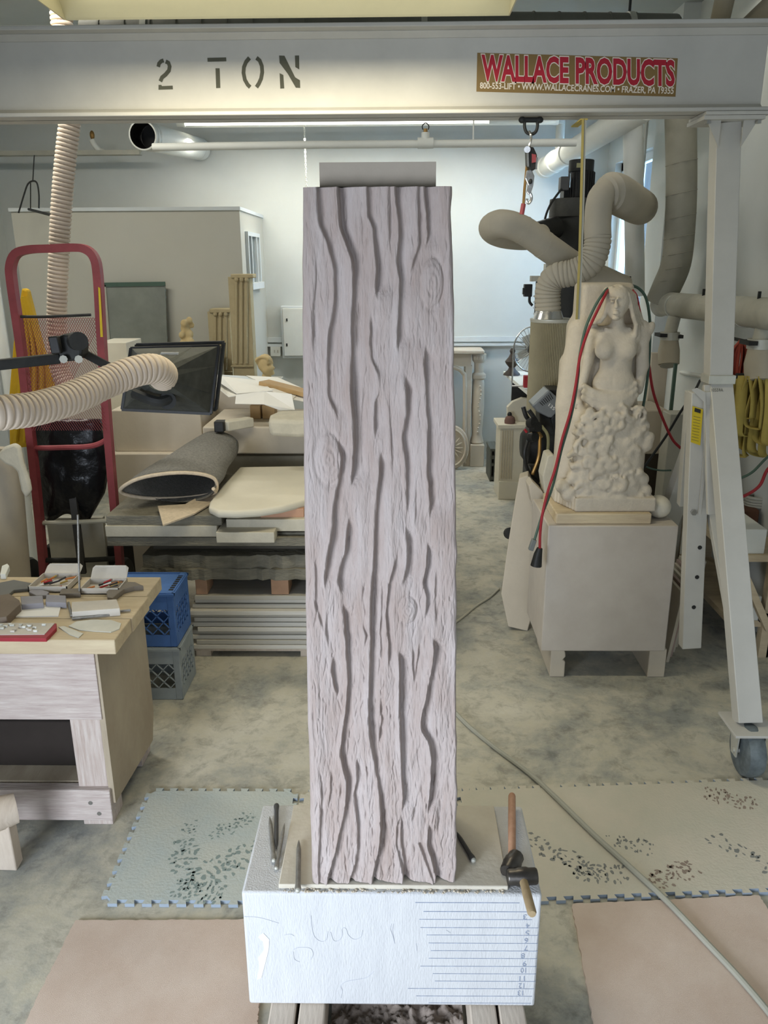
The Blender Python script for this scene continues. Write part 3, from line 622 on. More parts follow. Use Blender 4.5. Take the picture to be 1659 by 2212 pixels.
def stencil(ch, strokes, polys=()):
    b = MB()
    for pts, w in strokes: v_, f_ = ribbon(pts, w); b.add([p+V((0, -.0005, 0)) for p in v_], [q[::-1] for q in f_])
    for p in polys: b.prism([at(x/2., y/2., yw)+V((0, .0001, 0)) for x, y in p], (0, -.0007, 0))
    b.build('stencil_'+ch, m_stencil, gc, False)
stencil('digit', [([(684, 289), (687, 275), (696, 265), (707, 261)], 16), ([(716, 266), (728, 272), (733, 287), (730, 305), (716, 322), (700, 335), (693, 352)], 17)], [[(685, 367), (697, 367), (700, 372), (746, 370), (747, 386), (685, 388)]])
stencil('letter', [], [[(896, 250), (977, 248), (978, 265), (897, 267)], [(931, 295), (949, 295), (952, 380), (934, 381)]])
stencil('letter', [([(1078, 250), (1063, 268), (1054, 290), (1052, 315), (1058, 345), (1070, 366), (1081, 377)], 17), ([(1108, 250), (1122, 262), (1131, 285), (1133, 312), (1128, 340), (1118, 362), (1108, 377)], 17)])
stencil('letter', [], [[(1208, 316), (1224, 324), (1228, 382), (1211, 383)], [(1206, 240), (1229, 241), (1258, 300), (1275, 334), (1296, 347), (1297, 380), (1278, 379), (1244, 320), (1208, 272)], [(1274, 240), (1292, 240), (1293, 300), (1276, 290)]])
# the maker's sticker
st_ = MB().prism([at(x, y, yw)+V((0, .0001, 0)) for x, y in ((1031, 114), (1464, 126), (1459, 209), (1029, 198))], (0, -.0008, 0)).build('sticker', M('sticker_ochre', (128, 104, 62), .6, var=.05, bump=0), gc, False)
Q = lambda c: [at(x, y, yw-.0009) for x, y in c]
for wd_, x0_, x1_ in (('WALLACE', 1042, 1227), ('PRODUCTS', 1245, 1456)):
    y_ = lambda x, b: 119+b+(x-1042)*.0285
    r1 = ((x0_, y_(x0_, 54)), (x1_, y_(x1_, 54)), (x1_, y_(x1_, 1)), (x0_, y_(x0_, 1)))
    b0, _ = text_mesh(wd_); bb_ = (b0[:, 0].min(), b0[:, 1].min(), b0[:, 0].max(), b0[:, 1].max())
    text_quad('lettering', wd_, Q(r1), M('print_cream', (225, 215, 200), .7, bump=0, var=.02), st_, .066, (0, -.0002, 0), bb_)
    text_quad('lettering', wd_, Q(r1), M('print_red', (168, 36, 52), .7, bump=0, var=.05), st_, .036, (0, -.0005, 0), bb_)
text_quad('lettering', '800-553-LIFT \u2022 WWW.WALLACECRANES.COM \u2022 FRAZER, PA 19355', Q(((1037, 193), (1454, 205), (1456, 189), (1037, 178))), MT['print_cream'], st_, .018, (0, -.0003, 0))
# right-hand support
def leanx(py): return at(1567+(1551-1567)*(py-275)/535., py, YG)
pt, pb_ = leanx(268), leanx(815)
w_up = .086
MB().box((pt[0]-.10, YG-.085, zb0-.012), (pt[0]+.115, YG+.085, zb0-.001)).build('mounting_plate', m_alu, gc, True, .001)
MB().box((pt[0]-.105, YG-.085, zb0-.026), (pt[0]+.10, YG+.085, zb0-.013)).build('mounting_plate', m_alu, gc, True, .001)
for sx in (-.085, .085):
    MB().cyl((pt[0]+sx, YG-.065, zb0-.037), (pt[0]+sx, YG-.065, zb0-.002), .011, 6).build('bolt', m_steel, gc)
    MB().prism([(pt[0]+sx*1., YG-.06, zb0-.026), (pt[0]+sx*.45, YG-.06, zb0-.026), (pt[0]+sx*.45, YG-.06, zb0-.11)], (0, .006, 0)).build('gusset', m_alu, gc, False)
MB().bar((pt[0], YG, zb0-.026), (pb_[0], YG, pb_[2]), w_up, .07, up=(0, 1, 0)).build('upright', m_alu, gc, True, .003)
MB().box((pb_[0]-.05, YG-.045, pb_[2]-.02), (pb_[0]+.05, YG+.04, pb_[2]+.012)).build('weld_collar', m_galv, gc, True, .002)
# near A-frame leg, down to its castor
ft = at(1615, 1560, 2.5); l0 = V((pb_[0]+.005, YG-.0, pb_[2]-.02))
MB().bar(l0, ft, .085, .06, up=(0, 1, .2)).build('leg', m_alu, gc, True, .003)
far = at(1388, 1285, 3.74); far[2] = ft[2]; MB().bar(l0, far, .085, .06, up=(0, -1, .2)).build('leg', m_alu, gc, True, .003)
# inner telescoping post, seen below, with bolt holes
t0, t1 = at(1512, 845, YG-.02), at(1490, 1396, YG-.02)
ip = MB().bar(t0, t1, .078, .05, up=(0, 1, 0)).build('telescoping_post', m_alu, gc, True, .003)
for (x, y) in ((1512, 1183), (1506, 1247), (1499, 1312), (1532, 1048)):
    c = at(x, y, YG-.047); MB().cyl(c, c+V((0, .012, 0)), .0085, 12).build('bolt_hole', m_dark, ip)
MB().prism([at(x, y, YG-.05) for x, y in ((1496, 877), (1518, 884), (1512, 962), (1492, 955))], (0, -.003, 0)).build('warning_label', M('yellow_label', (205, 180, 40), .6, bump=0), ip, False)
MB().prism([at(x, y, YG-.0545) for x, y in ((1501, 881), (1514, 885), (1513, 893), (1500, 889))], (0, -.0006, 0)).build('label_header', m_dark, ip, False)
lbl = ip.children[-2] if len(ip.children) else ip
tx = MB()
for k in range(9):
    y = 899+k*6.3; tx.bar(at(1498-k*.5, y, YG-.0537), at(1513-k*.5, y+3.5, YG-.0537), .0006, .0012)
tx.build('label_text', m_stencil, ip, False)
MB().prism([at(x, y, YG-.055) for x, y in ((1494, 842), (1506, 838), (1524, 848), (1527, 1000), (1514, 1112), (1508, 1112), (1520, 990), (1520, 868))], (0, .004, 0)).build('guide_strip', m_alu, gc, False)
c = at(1500, 1108, YG-.06); MB().cyl(c, c+V((0, .05, 0)), .012, 6).build('bolt', m_steel, gc)
MB().bar(at(1536, 1090, YG), at(1592, 1400, 2.75), .04, .03, up=(0, 1, 0)).build('brace', m_alu, gc, True, .002)
MB().bar(at(1548, 830, YG-.02), at(1556, 1110, YG-.12), .10, .02, up=(0, 1, 0)).build('brace', m_alu, gc, True, .002)
MB().bar(at(1497, 845, YG+.05), at(1478, 1090, YG+.12), .05, .04, up=(0, 1, 0)).build('brace', m_alu, gc, True, .002)
# serial number stamped on the leg
text_quad('stamped_number', '10559A', [at(x, y, 3.003) for x, y in ((1537, 846), (1562, 846), (1562, 839), (1537, 839))], m_stencil, gc)
def castor(c, label=None):
    x, y = c[0], c[1]; r = .095; R = .095
    ct = bpy.data.objects.new('castor', None); C.objects.link(ct); ct.parent = gc; ct.location = Vector((x, y, 0))-Vector(gc.location)
    MB().box((x-.075, y-.085, ft[2]-.012), (x+.075, y+.075, ft[2]-.002)).build('top_plate', m_alu, ct, True, .001)
    prof = [(.035, -.032), (.06, -.034), (.088, -.028), (.095, -.012), (.095, .012), (.088, .028), (.06, .034), (.035, .032)]
    MB().lathe(prof, (x, y-.03, R+.001), 28, (1, 0, 0)).build('wheel', M('castor_rubber', (96, 104, 106), .7, var=.45, scale=14), ct)
    fk = MB()
    for s in (-1, 1): fk.prism([(x+s*.045, y-.055, ft[2]-.012), (x+s*.045, y+.02, ft[2]-.012), (x+s*.045, y-.01, R-.018), (x+s*.045, y-.05, R-.018)], (s*.005, 0, 0))
    fk.cyl((x-.055, y-.03, R), (x+.055, y-.03, R), .01, 8); fk.build('fork', m_galv, ct, False)
castor(ft); castor(far)

# cable puller hanging from the beam: shackle, ratchet body, hooks, strap
hg = thing('cable_puller', 'ratchet cable puller with red handle hanging from shackle under the beam', 'hoist', at(1146, 300, YG))
yy = YG-.02
A_ = lambda x, y, d=0: at(x, y, yy+d)
MB().cyl(A_(1127, 259), A_(1167, 259), .0085, 10).build('shackle_pin', m_dark, hg)
for x in (1128, 1166): MB().sph(A_(x, 259), (.013, .012, .011), 8, 6).build('pin_end', m_dark, hg)
MB().tube(cr([A_(1134, 258), A_(1133, 272), A_(1137, 285), A_(1147, 290), (A_(1157, 285)), A_(1161, 272), A_(1160, 258)]), .0055, 8).build('shackle', m_dark, hg)
MB().tube(cr([A_(1143, 284), A_(1147, 293, -.01), A_(1146, 306), A_(1143, 316), A_(1148, 322)]), .0045, 6).build('top_hook', m_steel, hg)
sil([(1137, 320), (1141, 316), (1153, 318), (1160, 334), (1161, 358), (1156, 366), (1146, 367), (1139, 355), (1138, 330)], yy-.02, .045).build('ratchet_body', m_black, hg, False, .003)
sil([(1149, 332), (1158, 334), (1158, 350), (1149, 352)], yy-.024, .004).build('red_badge', m_red, hg, False)
for a_, b_ in (((1140, 330), (1141, 360)), ((1160, 340), (1158, 366))): MB().bar(A_(*a_, -.025), A_(*b_, -.025), .006, .004, up=(0, 1, 0)).build('side_plate', m_steel, hg, False)
MB().cyl(A_(1139, 323, -.028), A_(1139, 323, .03), .011, 12).build('wheel', m_steel, hg)
MB().prism([A_(x, y, -.008) for x, y in ((1138, 368), (1148, 366), (1155, 380), (1152, 402), (1147, 417), (1142, 421), (1138, 414), (1141, 400), (1135, 385))], (0, .014, 0)).build('lower_block', m_steel, hg, False, .002)
MB().sph(A_(1146, 392, -.01), (.007, .006, .009), 8, 6).build('rivet', m_dark, hg)
MB().tube(cr([A_(1144, 415), A_(1148, 424), A_(1147, 433), A_(1142, 439), A_(1138, 434), A_(1139, 429)]), .0048, 8).build('bottom_hook', m_steel, hg)
MB().tube(cr([A_(1139, 350, .02), A_(1136, 380, .02), A_(1133, 410, .02), A_(1131, 440, .02)]), .005, 6).build('lever', m_brass, hg)
MB().tube([A_(1131, 440, .02), A_(1127, 463, .02)], .0085, 8).build('red_grip', m_red, hg)
# long lifting strap over the beam
sp = [at(1262, 256, YG-.08), at(1258, 420, YG-.09), at(1254, 560, YG-.085), at(1248, 690, YG-.08)]
st2 = MB(); st3 = MB()
for k in range(3): st2.bar(sp[k]+V((-.004, 0, 0)), sp[k+1]+V((-.004, 0, 0)), .008, .003, up=(0, 1, 0)); st3.bar(sp[k]+V((.0045, .004, 0)), sp[k+1]+V((.0045, .004, 0)), .007, .003, up=(0, 1, 0))
s_ = thing('lifting_strap', 'long narrow yellow strap hanging from the beam in front of the black motor', 'strap', sp[3])
st2.build('webbing', M('yellow_web', (160, 146, 88), .85), s_, False); st3.build('grey_webbing', m_duct, s_, False)
MB().box(sp[0]+V((-.012, 0, -.004)), sp[0]+V((.012, .155, .0))).build('loop', m_ystr, s_, False)

# ------------------------------------------------------------------ lamps, ducts and pipes overhead
lp = thing('fluorescent_lamp', 'near fluorescent lamp with cream reflector above the gantry beam', 'lamp', (-.34, 2.62, 2.5), 'fluorescent ceiling lamps')
x0, x1 = at(130, 20, 2.7)[0], at(1103, 20, 2.7)[0]; zl = at(600, 37, 2.72)[2]
q = MB().prism([(x0, 2.73, zl), (x0, 2.725, zl+.005), (x0, 2.66, zl+.085), (x0, 2.50, zl+.085), (x0, 2.43, zl+.005), (x0, 2.425, zl), (x0, 2.49, zl+.092), (x0, 2.67, zl+.092)], (x1-x0, 0, 0)).build('reflector', m_cream, lp, False)
for xx in (x0, x1): MB().prism([(xx-.002, 2.73, zl), (xx-.002, 2.67, zl+.1), (xx-.002, 2.49, zl+.1), (xx-.002, 2.425, zl)], (.004, 0, 0)).build('end_cap', m_cream, lp, False)
for y_ in (2.53, 2.62): MB().cyl((x0+.05, y_, zl+.05), (x1-.05, y_, zl+.05), .016, 12).build('tube', m_tube, lp)
MB().box((x0+.2, 2.55, zl+.093), (x1-.2, 2.61, zl+.14)).build('gear_tray', m_cream, lp, True, .004)
for xx in (x0+.3, x1-.3): MB().cyl((xx, 2.58, zl+.14), (xx, 2.58, ZC), .004, 6).build('hanger_rod', m_dark, lp)
lp2 = thing('fluorescent_lamp', 'far fluorescent strip lamp just visible under the gantry beam', 'lamp', (-.3, 6.6, 2.75), 'fluorescent ceiling lamps')
zf = at(700, 263, 6.6)[2]; f0, f1 = at(385, 263, 6.6)[0], at(1215, 258, 6.6)[0]
MB().cyl((f0+.05, 6.6, zf), (f1-.55, 6.6, zf), .02, 12).build('tube', m_tube, lp2)
MB().cyl((f1-.5, 6.6, zf), (f1-.05, 6.6, zf), .018, 12).build('tube', m_white, lp2)
MB().prism([(f0, 6.50, zf+.03), (f0, 6.55, zf+.07), (f0, 6.65, zf+.07), (f0, 6.76, zf-.01), (f0, 6.765, zf-.005), (f0, 6.66, zf+.08), (f0, 6.54, zf+.08), (f0, 6.495, zf+.035)], (f1-f0, 0, 0)).build('reflector', m_white, lp2, False)
for xx in (f0+.02, f1-.52): MB().cyl((xx-.03, 6.6, zf), (xx+.03, 6.6, zf), .028, 12).build('lamp_holder', m_white, lp2)
for xx in (f0+.5, f1-.6): MB().cyl((xx, 6.6, zf+.07), (xx, 6.6, ZC), .004, 6).build('hanger_rod', m_dark, lp2)
# big round ducts
m_cduct = M('overhead_duct', (120, 120, 112), .7, .2, var=.1)
Yd = 3.75
d = thing('ceiling_duct', 'grey spiral duct running across under the ceiling above the gantry beam', 'duct', at(800, 85, Yd))
rd_ = .105; P = [at(190, 92, Yd), at(700, 88, Yd), at(1380, 92, Yd)]; Pe = cr(P+[at(1440, 100, Yd+.02), at(1480, 140, Yd+.1), at(1495, 200, Yd+.2)], 8)
MB().tube(Pe, rd_, 24).build('pipe', m_cduct, d)
for k in range(22):
    x = 230+k*54; c = at(x, 92-4*math.sin(math.pi*(x-190)/1200), Yd); MB().cyl(c-V((.004, 0, 0)), c+V((.004, 0, 0)), rd_+.003, 24).build('seam', m_cduct, d)
for x in (325, 915, 1355):
    c = at(x, 92, Yd); MB().cyl(c, (c[0], c[1], ZC), .006, 6).build('hanger_rod', m_dark, d)
    MB().cyl(c-V((.012, 0, 0)), c+V((.012, 0, 0)), rd_+.006, 24).build('hanger_band', m_galv, d)
w = thing('exhaust_duct', 'white round exhaust duct with dark open mouth at upper left', 'duct', at(360, 310, 6.4))
a_, b_ = at(308, 292, 5.6), at(432, 322, 7.28); dv = nrm(b_-a_)
R_ = .088
MB().tube([a_, a_+dv*.02, b_], [R_, R_, R_], 28, cap=False).build('pipe', m_white, w)
MB().tube([a_+dv*.0, a_+dv*.012, b_], [R_-.006, R_-.006, R_-.006], 28, cap=False).build('shade_lining', m_black, w)  # black inner tube: the dark inside of the duct put into colour
MB().tube([a_, a_+dv*.001], [R_-.007, R_+.002], 28, cap=False).build('rim', m_white, w)
MB().cyl(a_+dv*.25, a_+dv*.26, R_-.008, 24).build('shade_disc', m_black, w)  # black disc painted in for the shade deep in the mouth
for k in (.06, .13, 1.5): MB().tube([a_+dv*k, a_+dv*(k+.012)], R_+.004, 28, cap=False).build('band', m_galv, w)
# sprinkler main and valve tees
s = thing('sprinkler_pipe', 'thin white sprinkler pipe running level across the far wall', 'pipe', at(850, 312, 5.0))
MB().tube([at(330, 318, 5.0), at(650, 313, 5.0), at(1245, 308, 5.0)], .0215, 12).build('pipe', m_white, s)
c = at(919, 309, 5.0); MB().cyl(c-V((.045, 0, 0)), c+V((.045, 0, 0)), .03, 14).build('tee', m_white, s)
MB().cyl(c, c+V((0, 0, .055)), .023, 12).build('tee_neck', m_white, s); MB().cyl(c+V((0, 0, .05)), c+V((0, 0, .075)), .012, 8).build('sprinkler_head', m_brass, s)
MB().tube(cr([c+V((-.016, 0, .07)), c+V((-.018, 0, .09)), c+V((0, 0, .105)), c+V((.018, 0, .09)), c+V((.016, 0, .07))]), .003, 6).build('head_guard', m_dark, s)
c = at(1022, 308, 5.0); MB().cyl(c, (c[0], c[1], ZC), .0045, 6).build('hanger_rod', m_white, s)
v_ = thing('sprinkler_branch', 'small white curved sprinkler stub with brass head above the steel channel', 'pipe', at(205, 300, 6.85))
MB().tube(cr([at(198, 302, 6.9), at(203, 312, 6.9), at(212, 322, 6.92), at(226, 330, 6.96)]), .022, 10).build('elbow', m_white, v_); MB().sph(at(199, 292, 6.9), (.02, .02, .035), 8, 6).build('sprinkler_head', m_brass, v_)
# fat white pipe coming forward along the right of the ceiling, and its droppers
f = thing('drain_pipe', 'fat white pipe slanting forward under the ceiling at right', 'pipe', at(1260, 320, 6.0))
a_, b_ = at(1178, 362, 7.2), at(1400, 225, 4.55); dv = b_-a_
MB().tube([a_, b_], .075, 20).build('pipe', m_white, f)
for k in (.0, .13, .30): MB().cyl(a_+dv*k, a_+dv*(k+.035), .084, 20).build('coupling', m_white, f)
c = at(1208, 325, 6.9); MB().cyl(c, (c[0], c[1], ZC), .035, 12).build('dropper', m_white, f)
c = at(1206, 268, 6.9); MB().cyl(c, c+V((0, 0, .05)), .055, 12).build('collar', m_white, f)
# conduits and tubes on the right wall
tag(MB().cyl(at(1367, 262, 5.15), at(1372, 640, 5.15), .058, 20).build('downpipe', m_white, None), 'stout white upright downpipe on the right wall beside the window', 'pipe')
tag(MB().cyl((XR-.12, 5.85, 1.0), (XR-.12, 5.85, ZC-.01), .014, 10).build('conduit', m_galv, None), 'thin galvanised upright conduit beside the window at right', 'conduit')
d2 = thing('wall_duct', 'dusty spiral duct dropping down the right wall behind the gantry leg', 'duct', at(1470, 560, 4.75))
P = path([(1470, 250, 4.75), (1472, 400, 4.75), (1468, 500, 4.75), (1460, 570, 4.75), (1440, 620, 4.78), (1425, 655, 4.8)], 6)
MB().tube(P, .082, 22).build('pipe', M('spiral_duct', (150, 146, 130), .7, .15, var=.1), d2)
for k in range(4, len(P)-8, 3):
    c = V(P[k]); MB().tube([c+V((-.085, 0, -.012)), c+V((-.06, -.062, -.005)), c+V((0, -.087, .008)), c+V((.06, -.062, .02)), c+V((.085, 0, .026))], .003, 4).build('seam', MT['spiral_duct'], d2)
d3 = thing('header_duct', 'horizontal pale duct with blast gate branches along the right wall', 'duct', at(1540, 665, 4.1))
P = path([(1426, 660, 4.85), (1440, 656, 4.78), (1470, 660, 4.55), (1560, 668, 4.0), (1700, 682, 3.25)], 6)
MB().tube(P, .066, 22).build('pipe', m_duct, d3)
for (x, y, Y_) in ((1462, 661, 4.6), (1590, 672, 3.82), (1612, 675, 3.7)): c = at(x, y, Y_); dd_ = nrm(at(1600, 672, 3.75)-at(1500, 664, 4.3)); MB().cyl(c-dd_*.008, c+dd_*.008, .069, 22).build('band', m_galv, d3)
for (x, y, Y_) in ((1520, 633, 4.2), (1640, 640, 3.5)): c = at(x, y, Y_); MB().box(c-V((.006, .004, .02)), c+V((.006, .004, .02))).build('hanger_clip', m_dark, d3)
def gate(x, y, Y_, s, label_, xd):
    p0, p1 = at(x+10*s, y-38*s, Y_), at(x, y, Y_)
    MB().cyl(p0, p1, .034*s/ (1 if s == 1 else 1.25), 16).build('branch', m_duct, d3)
    MB().cyl(p1+V((0, 0, .012)), p1-V((0, 0, .03)), .052, 18).build('blast_gate', m_galv, d3)
    MB().box(p1+V((-.068, -.05, -.012)), p1+V((-.03, .05, .006))).build('gate_blade', m_dark, d3)
    MB().box(p1+V((.035, -.04, -.02)), p1+V((.062, .04, -.002))).build('gate_clamp', m_dark, d3)
    MB().tube([p1-V((0, 0, .02)), p1-V((-.0, .01, .09)), p1-V((0, .03, .16))], [.045, .058, .056], 18).build('hood_end', m_flex, d3)
    c = p1-V((0, .033, .163)); MB().cyl(c, c-V((0, .002, .004)), .048, 16).build('opening', m_duct, d3)
gate(1447, 722, 4.5, 1, '', 0); gate(1642, 738, 3.5, 1.25, '', 0)
for i_, (a_, b_, r) in enumerate((((1578, -60, 3.3), (1548, 78, 3.5), .036), ((1700, -10, 3.3), (1600, 84, 3.45), .05))):
    tag(MB().tube([at(*a_), at(*b_)], r, 14).build('ceiling_pipe', M('beige_pipe', (150, 142, 122), .8), None), ('upright beige pipe behind the beam at the upper right corner', 'slanting thick beige pipe at the upper right corner')[i_], 'pipe')

# ------------------------------------------------------------------ extraction machines at right
mo = thing('dust_collector', 'black cyclone dust collector with motor on top behind the hanging strap', 'machine', at(1235, 700, 5.2))
Ym = 5.25; cyl_ = lambda x, y0, y1, hw, Y_, n, mt, r2=None: MB().cyl(at(x, y1, Y_), (at(x, y1, Y_)[0], Y_, at(x, y0, Y_)[2]), hw*Y_*.95/F, 28, None if r2 is None else r2*Y_*.95/F)
cyl_(1255, 346, 372, 26, Ym, 0, 0).build('motor_cover', m_dark, mo, True, .004); cyl_(1255, 371, 430, 24, Ym, 0, 0).build('motor', m_black, mo)
for k in range(14):
    a = math.pi*(1+k/13.); c = at(1255, 400, Ym); r = .078
    MB().box((c[0]+r*math.cos(a)-.002, Ym+r*math.sin(a)-.003, at(1255, 428, Ym)[2]), (c[0]+r*math.cos(a)+.002, Ym+r*math.sin(a)+.003, at(1255, 373, Ym)[2])).build('cooling_fin', m_dark, mo)
bxy(1211, 381, 1230, 411, Ym-.05, .07).build('switch_box', M('switch_grey', (84, 84, 84), .5), mo, True, .004)
bxy(1246, 352, 1256, 362, Ym-.092, .006).build('plate', M('plate_cream', (150, 148, 110), .6), mo, False)
bxy(1218, 405, 1285, 432, Ym, .12).build('motor_mount', m_black, mo)
cyl_(1233, 430, 470, 46, Ym, 0, 0).build('fan_housing', M('dark_dusty', (66, 66, 62), .6, var=.3, scale=9), mo, True, .004)
cyl_(1233, 470, 700, 48, Ym, 0, 0, 46).build('drum', M('dark_dusty2', (46, 47, 45), .6, var=.35, scale=6), mo)
bxy(1176, 570, 1190, 700, Ym+.05, .08).build('support_post', m_duct, mo)
bxy(1346, 597, 1363, 612, 4.8, .04).build('junction_box', m_dark, mo)
MB().cyl(at(1200, 492, Ym-.1), at(1140, 510, Ym-.25), .066, 18).build('inlet_pipe', m_black, mo)
MB().tube(path([(1213, 408, Ym-.06), (1190, 440, Ym-.08), (1178, 470, Ym-.1), (1175, 500, Ym-.1)]), .007, 8).build('power_cable', m_dark, mo)
MB().box(at(1233, 700, Ym)*V((1, 0, 0))+V((-.13, Ym-.13, 0)), at(1233, 700, Ym)*V((1, 0, 0))+V((.13, Ym+.13, .9))).build('stand', m_black, mo)
fd = thing('flexible_duct', 'beige ducting bent double and slanting down to the right from black inlet', 'duct', at(1150, 500, 4.9))
P = path([(1170, 512, Ym-.28), (1120, 512, 4.85), (1080, 505, 4.7), (1062, 492, 4.6), (1085, 483, 4.5), (1130, 497, 4.5), (1190, 540, 4.55), (1255, 582, 4.65), (1345, 622, 4.8)], 8)
MB().tube(P[:38], .0715, 22).build('elbow', m_flex, fd); MB().tube(P[30:], .072, 22).build('straight', m_flex, fd)
for k in (40, 46): MB().tube([P[k]-nrm(P[k+1]-P[k])*.004, P[k]+nrm(P[k+1]-P[k])*.004], .0735, 22).build('joint', m_flex, fd)
fs_ = thing('ribbed_duct', 'ribbed beige flexible duct snaking up from silver canister to the wall', 'duct', at(1240, 640, 4.3))
P = path([(1184, 678, 4.35), (1184, 625, 4.35), (1200, 598, 4.33), (1240, 588, 4.3), (1275, 568, 4.28), (1290, 530, 4.28), (1291, 480, 4.3), (1297, 430, 4.33), (1318, 408, 4.4)], 8)
b = MB(); corrugated(b, P[:44], .066, .021, .0026, 22); b.build('ribbed_hose', m_flex, fs_)
MB().tube(P[43:], .067, 22).build('bend', m_flex, fs_)
P2 = path([(1306, 418, 4.36), (1325, 416, 4.4), (1348, 428, 4.5), (1372, 442, 4.75), (1384, 448, 5.0)], 6); MB().tube(P2, [.07]+[.085]*3+[.097]*(len(P2)-4), 24).build('wall_elbow', m_flex, fs_)
ca_ = thing('filter_canister', 'tall beige pleated filter canister with shiny cone beside the compressor', 'machine', at(1194, 900, 4.35))
c = at(1194, 690, 4.35); hw = 48*4.35*.95/F; zc1 = c[2]; zc0 = at(1194, 935, 4.35)[2]
v_ = []; f_ = []; n = 160
for zi in (zc0, zc1):
    for k in range(n): a = 2*math.pi*k/n; r = hw-(.006 if k % 2 else 0); v_.append((c[0]+r*math.cos(a), 4.35+r*math.sin(a), zi))
f_ = [(k, (k+1) % n, n+(k+1) % n, n+k) for k in range(n)]+[tuple(range(n))[::-1], tuple(range(n, 2*n))]
MB().add(v_, f_).build('pleated_wall', M('filter_paper', (150, 142, 116), .95, var=.1), ca_, False)
for zi in (zc0, zc1-.012): MB().cyl((c[0], 4.35, zi), (c[0], 4.35, zi+.012), hw+.002, 32).build('band', m_duct, ca_)
c2 = at(1184, 690, 4.35); MB().tube([(c2[0], 4.35, zc1+.001), (c2[0], 4.35, zc1+.045)], [.082, .066], 28).build('shiny_cone', m_steel, ca_)
MB().cyl((c[0], 4.35, zc1-.001), (c[0], 4.35, zc1+.004), hw+.004, 32).build('lid', m_galv, ca_)
MB().cyl((c[0], 4.35, 0), (c[0], 4.35, zc0), hw*.92, 24).build('dust_drum', m_flex, ca_)
sa_ = thing('slotted_post', 'black slotted angle post with box on it against the blue white wall', 'post', at(1155, 720, 4.9))
bxy(1149, 606, 1160, 1010, 4.9, .03).build('angle', m_black, sa_, False)
for k in range(4): c = at(1154, 640+k*12.5, 4.898); MB().cyl(c, c+V((0, .003, 0)), .006, 10).build('hole', m_wall, sa_)
bxy(1148, 596, 1176, 608, 4.88, .06).build('crossbar', m_duct, sa_, False); bxy(1133, 614, 1150, 641, 4.89, .05).build('control_box', m_black, sa_, True, .003); bxy(1130, 622, 1134, 636, 4.9, .03).build('knob', m_black, sa_, False)
MB().tube(path([(1144, 640, 4.9), (1144, 652, 4.9), (1150, 660, 4.9)], 4), .008, 8).build('cable', m_black, sa_)

# ------------------------------------------------------------------ far right corner: mantelpiece, shelf, compressor
Yp = 7.0
fp = thing('mantelpiece', 'carved buff stone fireplace surround standing against the far wall', 'fireplace', at(1000, 1003, Yp))
f0x = at(760, 800, Yp)[0]
bxy(760, 757, 1047, 766, Yp-.06, .28).build('shelf', m_buff, fp, True, .01)
bxy(770, 766, 1018, 792, Yp, .2).build('frieze', m_buff, fp)
o_ = thing
z_ = lambda y: at(1030, y, Yp)[2]
xq0, xq1 = at(1018, 880, Yp)[0], at(1049, 880, Yp)[0]
MB().box((xq0, Yp-.02, 0), (xq1, Yp+.2, z_(960))).build('plinth', m_buff, fp, True, .008)
cm = MB(); xc = (xq0+xq1)/2; r = (xq1-xq0)/2*.9
cm.lathe([(r*.9, z_(962)), (r*1.1, z_(957)), (r*.95, z_(950)), (r*.8, z_(940)), (r*1.0, z_(880)), (r*.92, z_(830)), (r*.8, z_(822)), (r*1.12, z_(818)), (r*1.12, z_(811)), (r*.7, z_(806)), (r*.75, z_(785)), (r*1.05, z_(780)), (r*1.1, z_(766))], (xc, Yp+.06, 0), 20); cm.build('pilaster', m_buff, fp)
for k in range(12): MB().sph((xc+.01+.012*math.sin(k), Yp+.06-r*.93, z_(835+k*9)), .009, 8, 6).build('bead', m_buff, fp)
for k in range(7): MB().cyl((xq0+.012+k*.014, Yp-.02, z_(776)), (xq0+.012+k*.014, Yp-.02, z_(769)), .006, 6).build('flute', m_buff, fp)
MB().box((at(1003, 880, Yp)[0], Yp, 0), (xq0, Yp+.15, z_(790))).build('jamb', m_buff, fp, True, .006)
MB().tube(path([(1004, 1000, Yp), (1004, 830, Yp), (1000, 806, Yp), (985, 795, Yp), (960, 793, Yp)], 6), .018, 8).build('arch_moulding', m_buff, fp)
ov = thing('oval_plaque', 'carved buff oval medallion leaning against the mantelpiece beside the bark column', 'carving', at(985, 992, 6.6))
c = at(975, 950, 6.9); c[2] = .2
b = MB().lathe([(.0, -.02), (.13, -.02), (.15, -.012), (.158, 0), (.15, .01), (0, .012)], (0, 0, 0), 36, (0, -1, 0)); b.v = [(c[0]+x, c[1]+y+.12*(z), c[2]+z*1.25) for x, y, z in b.v]; b.build('plaque', m_buff, ov)
b = MB().tube([V((math.cos(a)*.125, 0, math.sin(a)*.16)) for a in np.linspace(0, 2*math.pi, 36, endpoint=False)], .009, 8, closed=True); b.v = [(c[0]+x, c[1]-.02+y+.12*z, c[2]+z) for x, y, z in b.v]; b.build('rim_moulding', m_buff, ov)
for k in range(16):
    a = k*math.pi/8; p = c+V((math.cos(a)*.03, -.02, math.sin(a)*.04)); q = c+V((math.cos(a)*.10, -.025, math.sin(a)*.125)); MB().tube([p, (p+q)/2+V((0, -.008, 0)), q], [.004, .01, .004], 6).build('petal', m_buff, ov)
cr_ = thing('small_crate', 'small dark slotted plastic crate on the floor beside the fluted pedestal', 'crate', at(1068, 1035, 5.6))
Yk = onz(1068, 1040, 0)[1]
for y0, y1 in ((970, 975), (984, 992), (1001, 1007), (1030, 1037)): bxy(1059, y0, 1077, y1, Yk, .3).build('rail', M('crate_dark', (88, 92, 86), .7), cr_, False)
for x0_, x1_ in ((1059, 1062), (1067, 1069), (1074, 1077)): bxy(x0_, 970, x1_, 1040, Yk-.004, .3).build('upright', MT['crate_dark'], cr_, False)
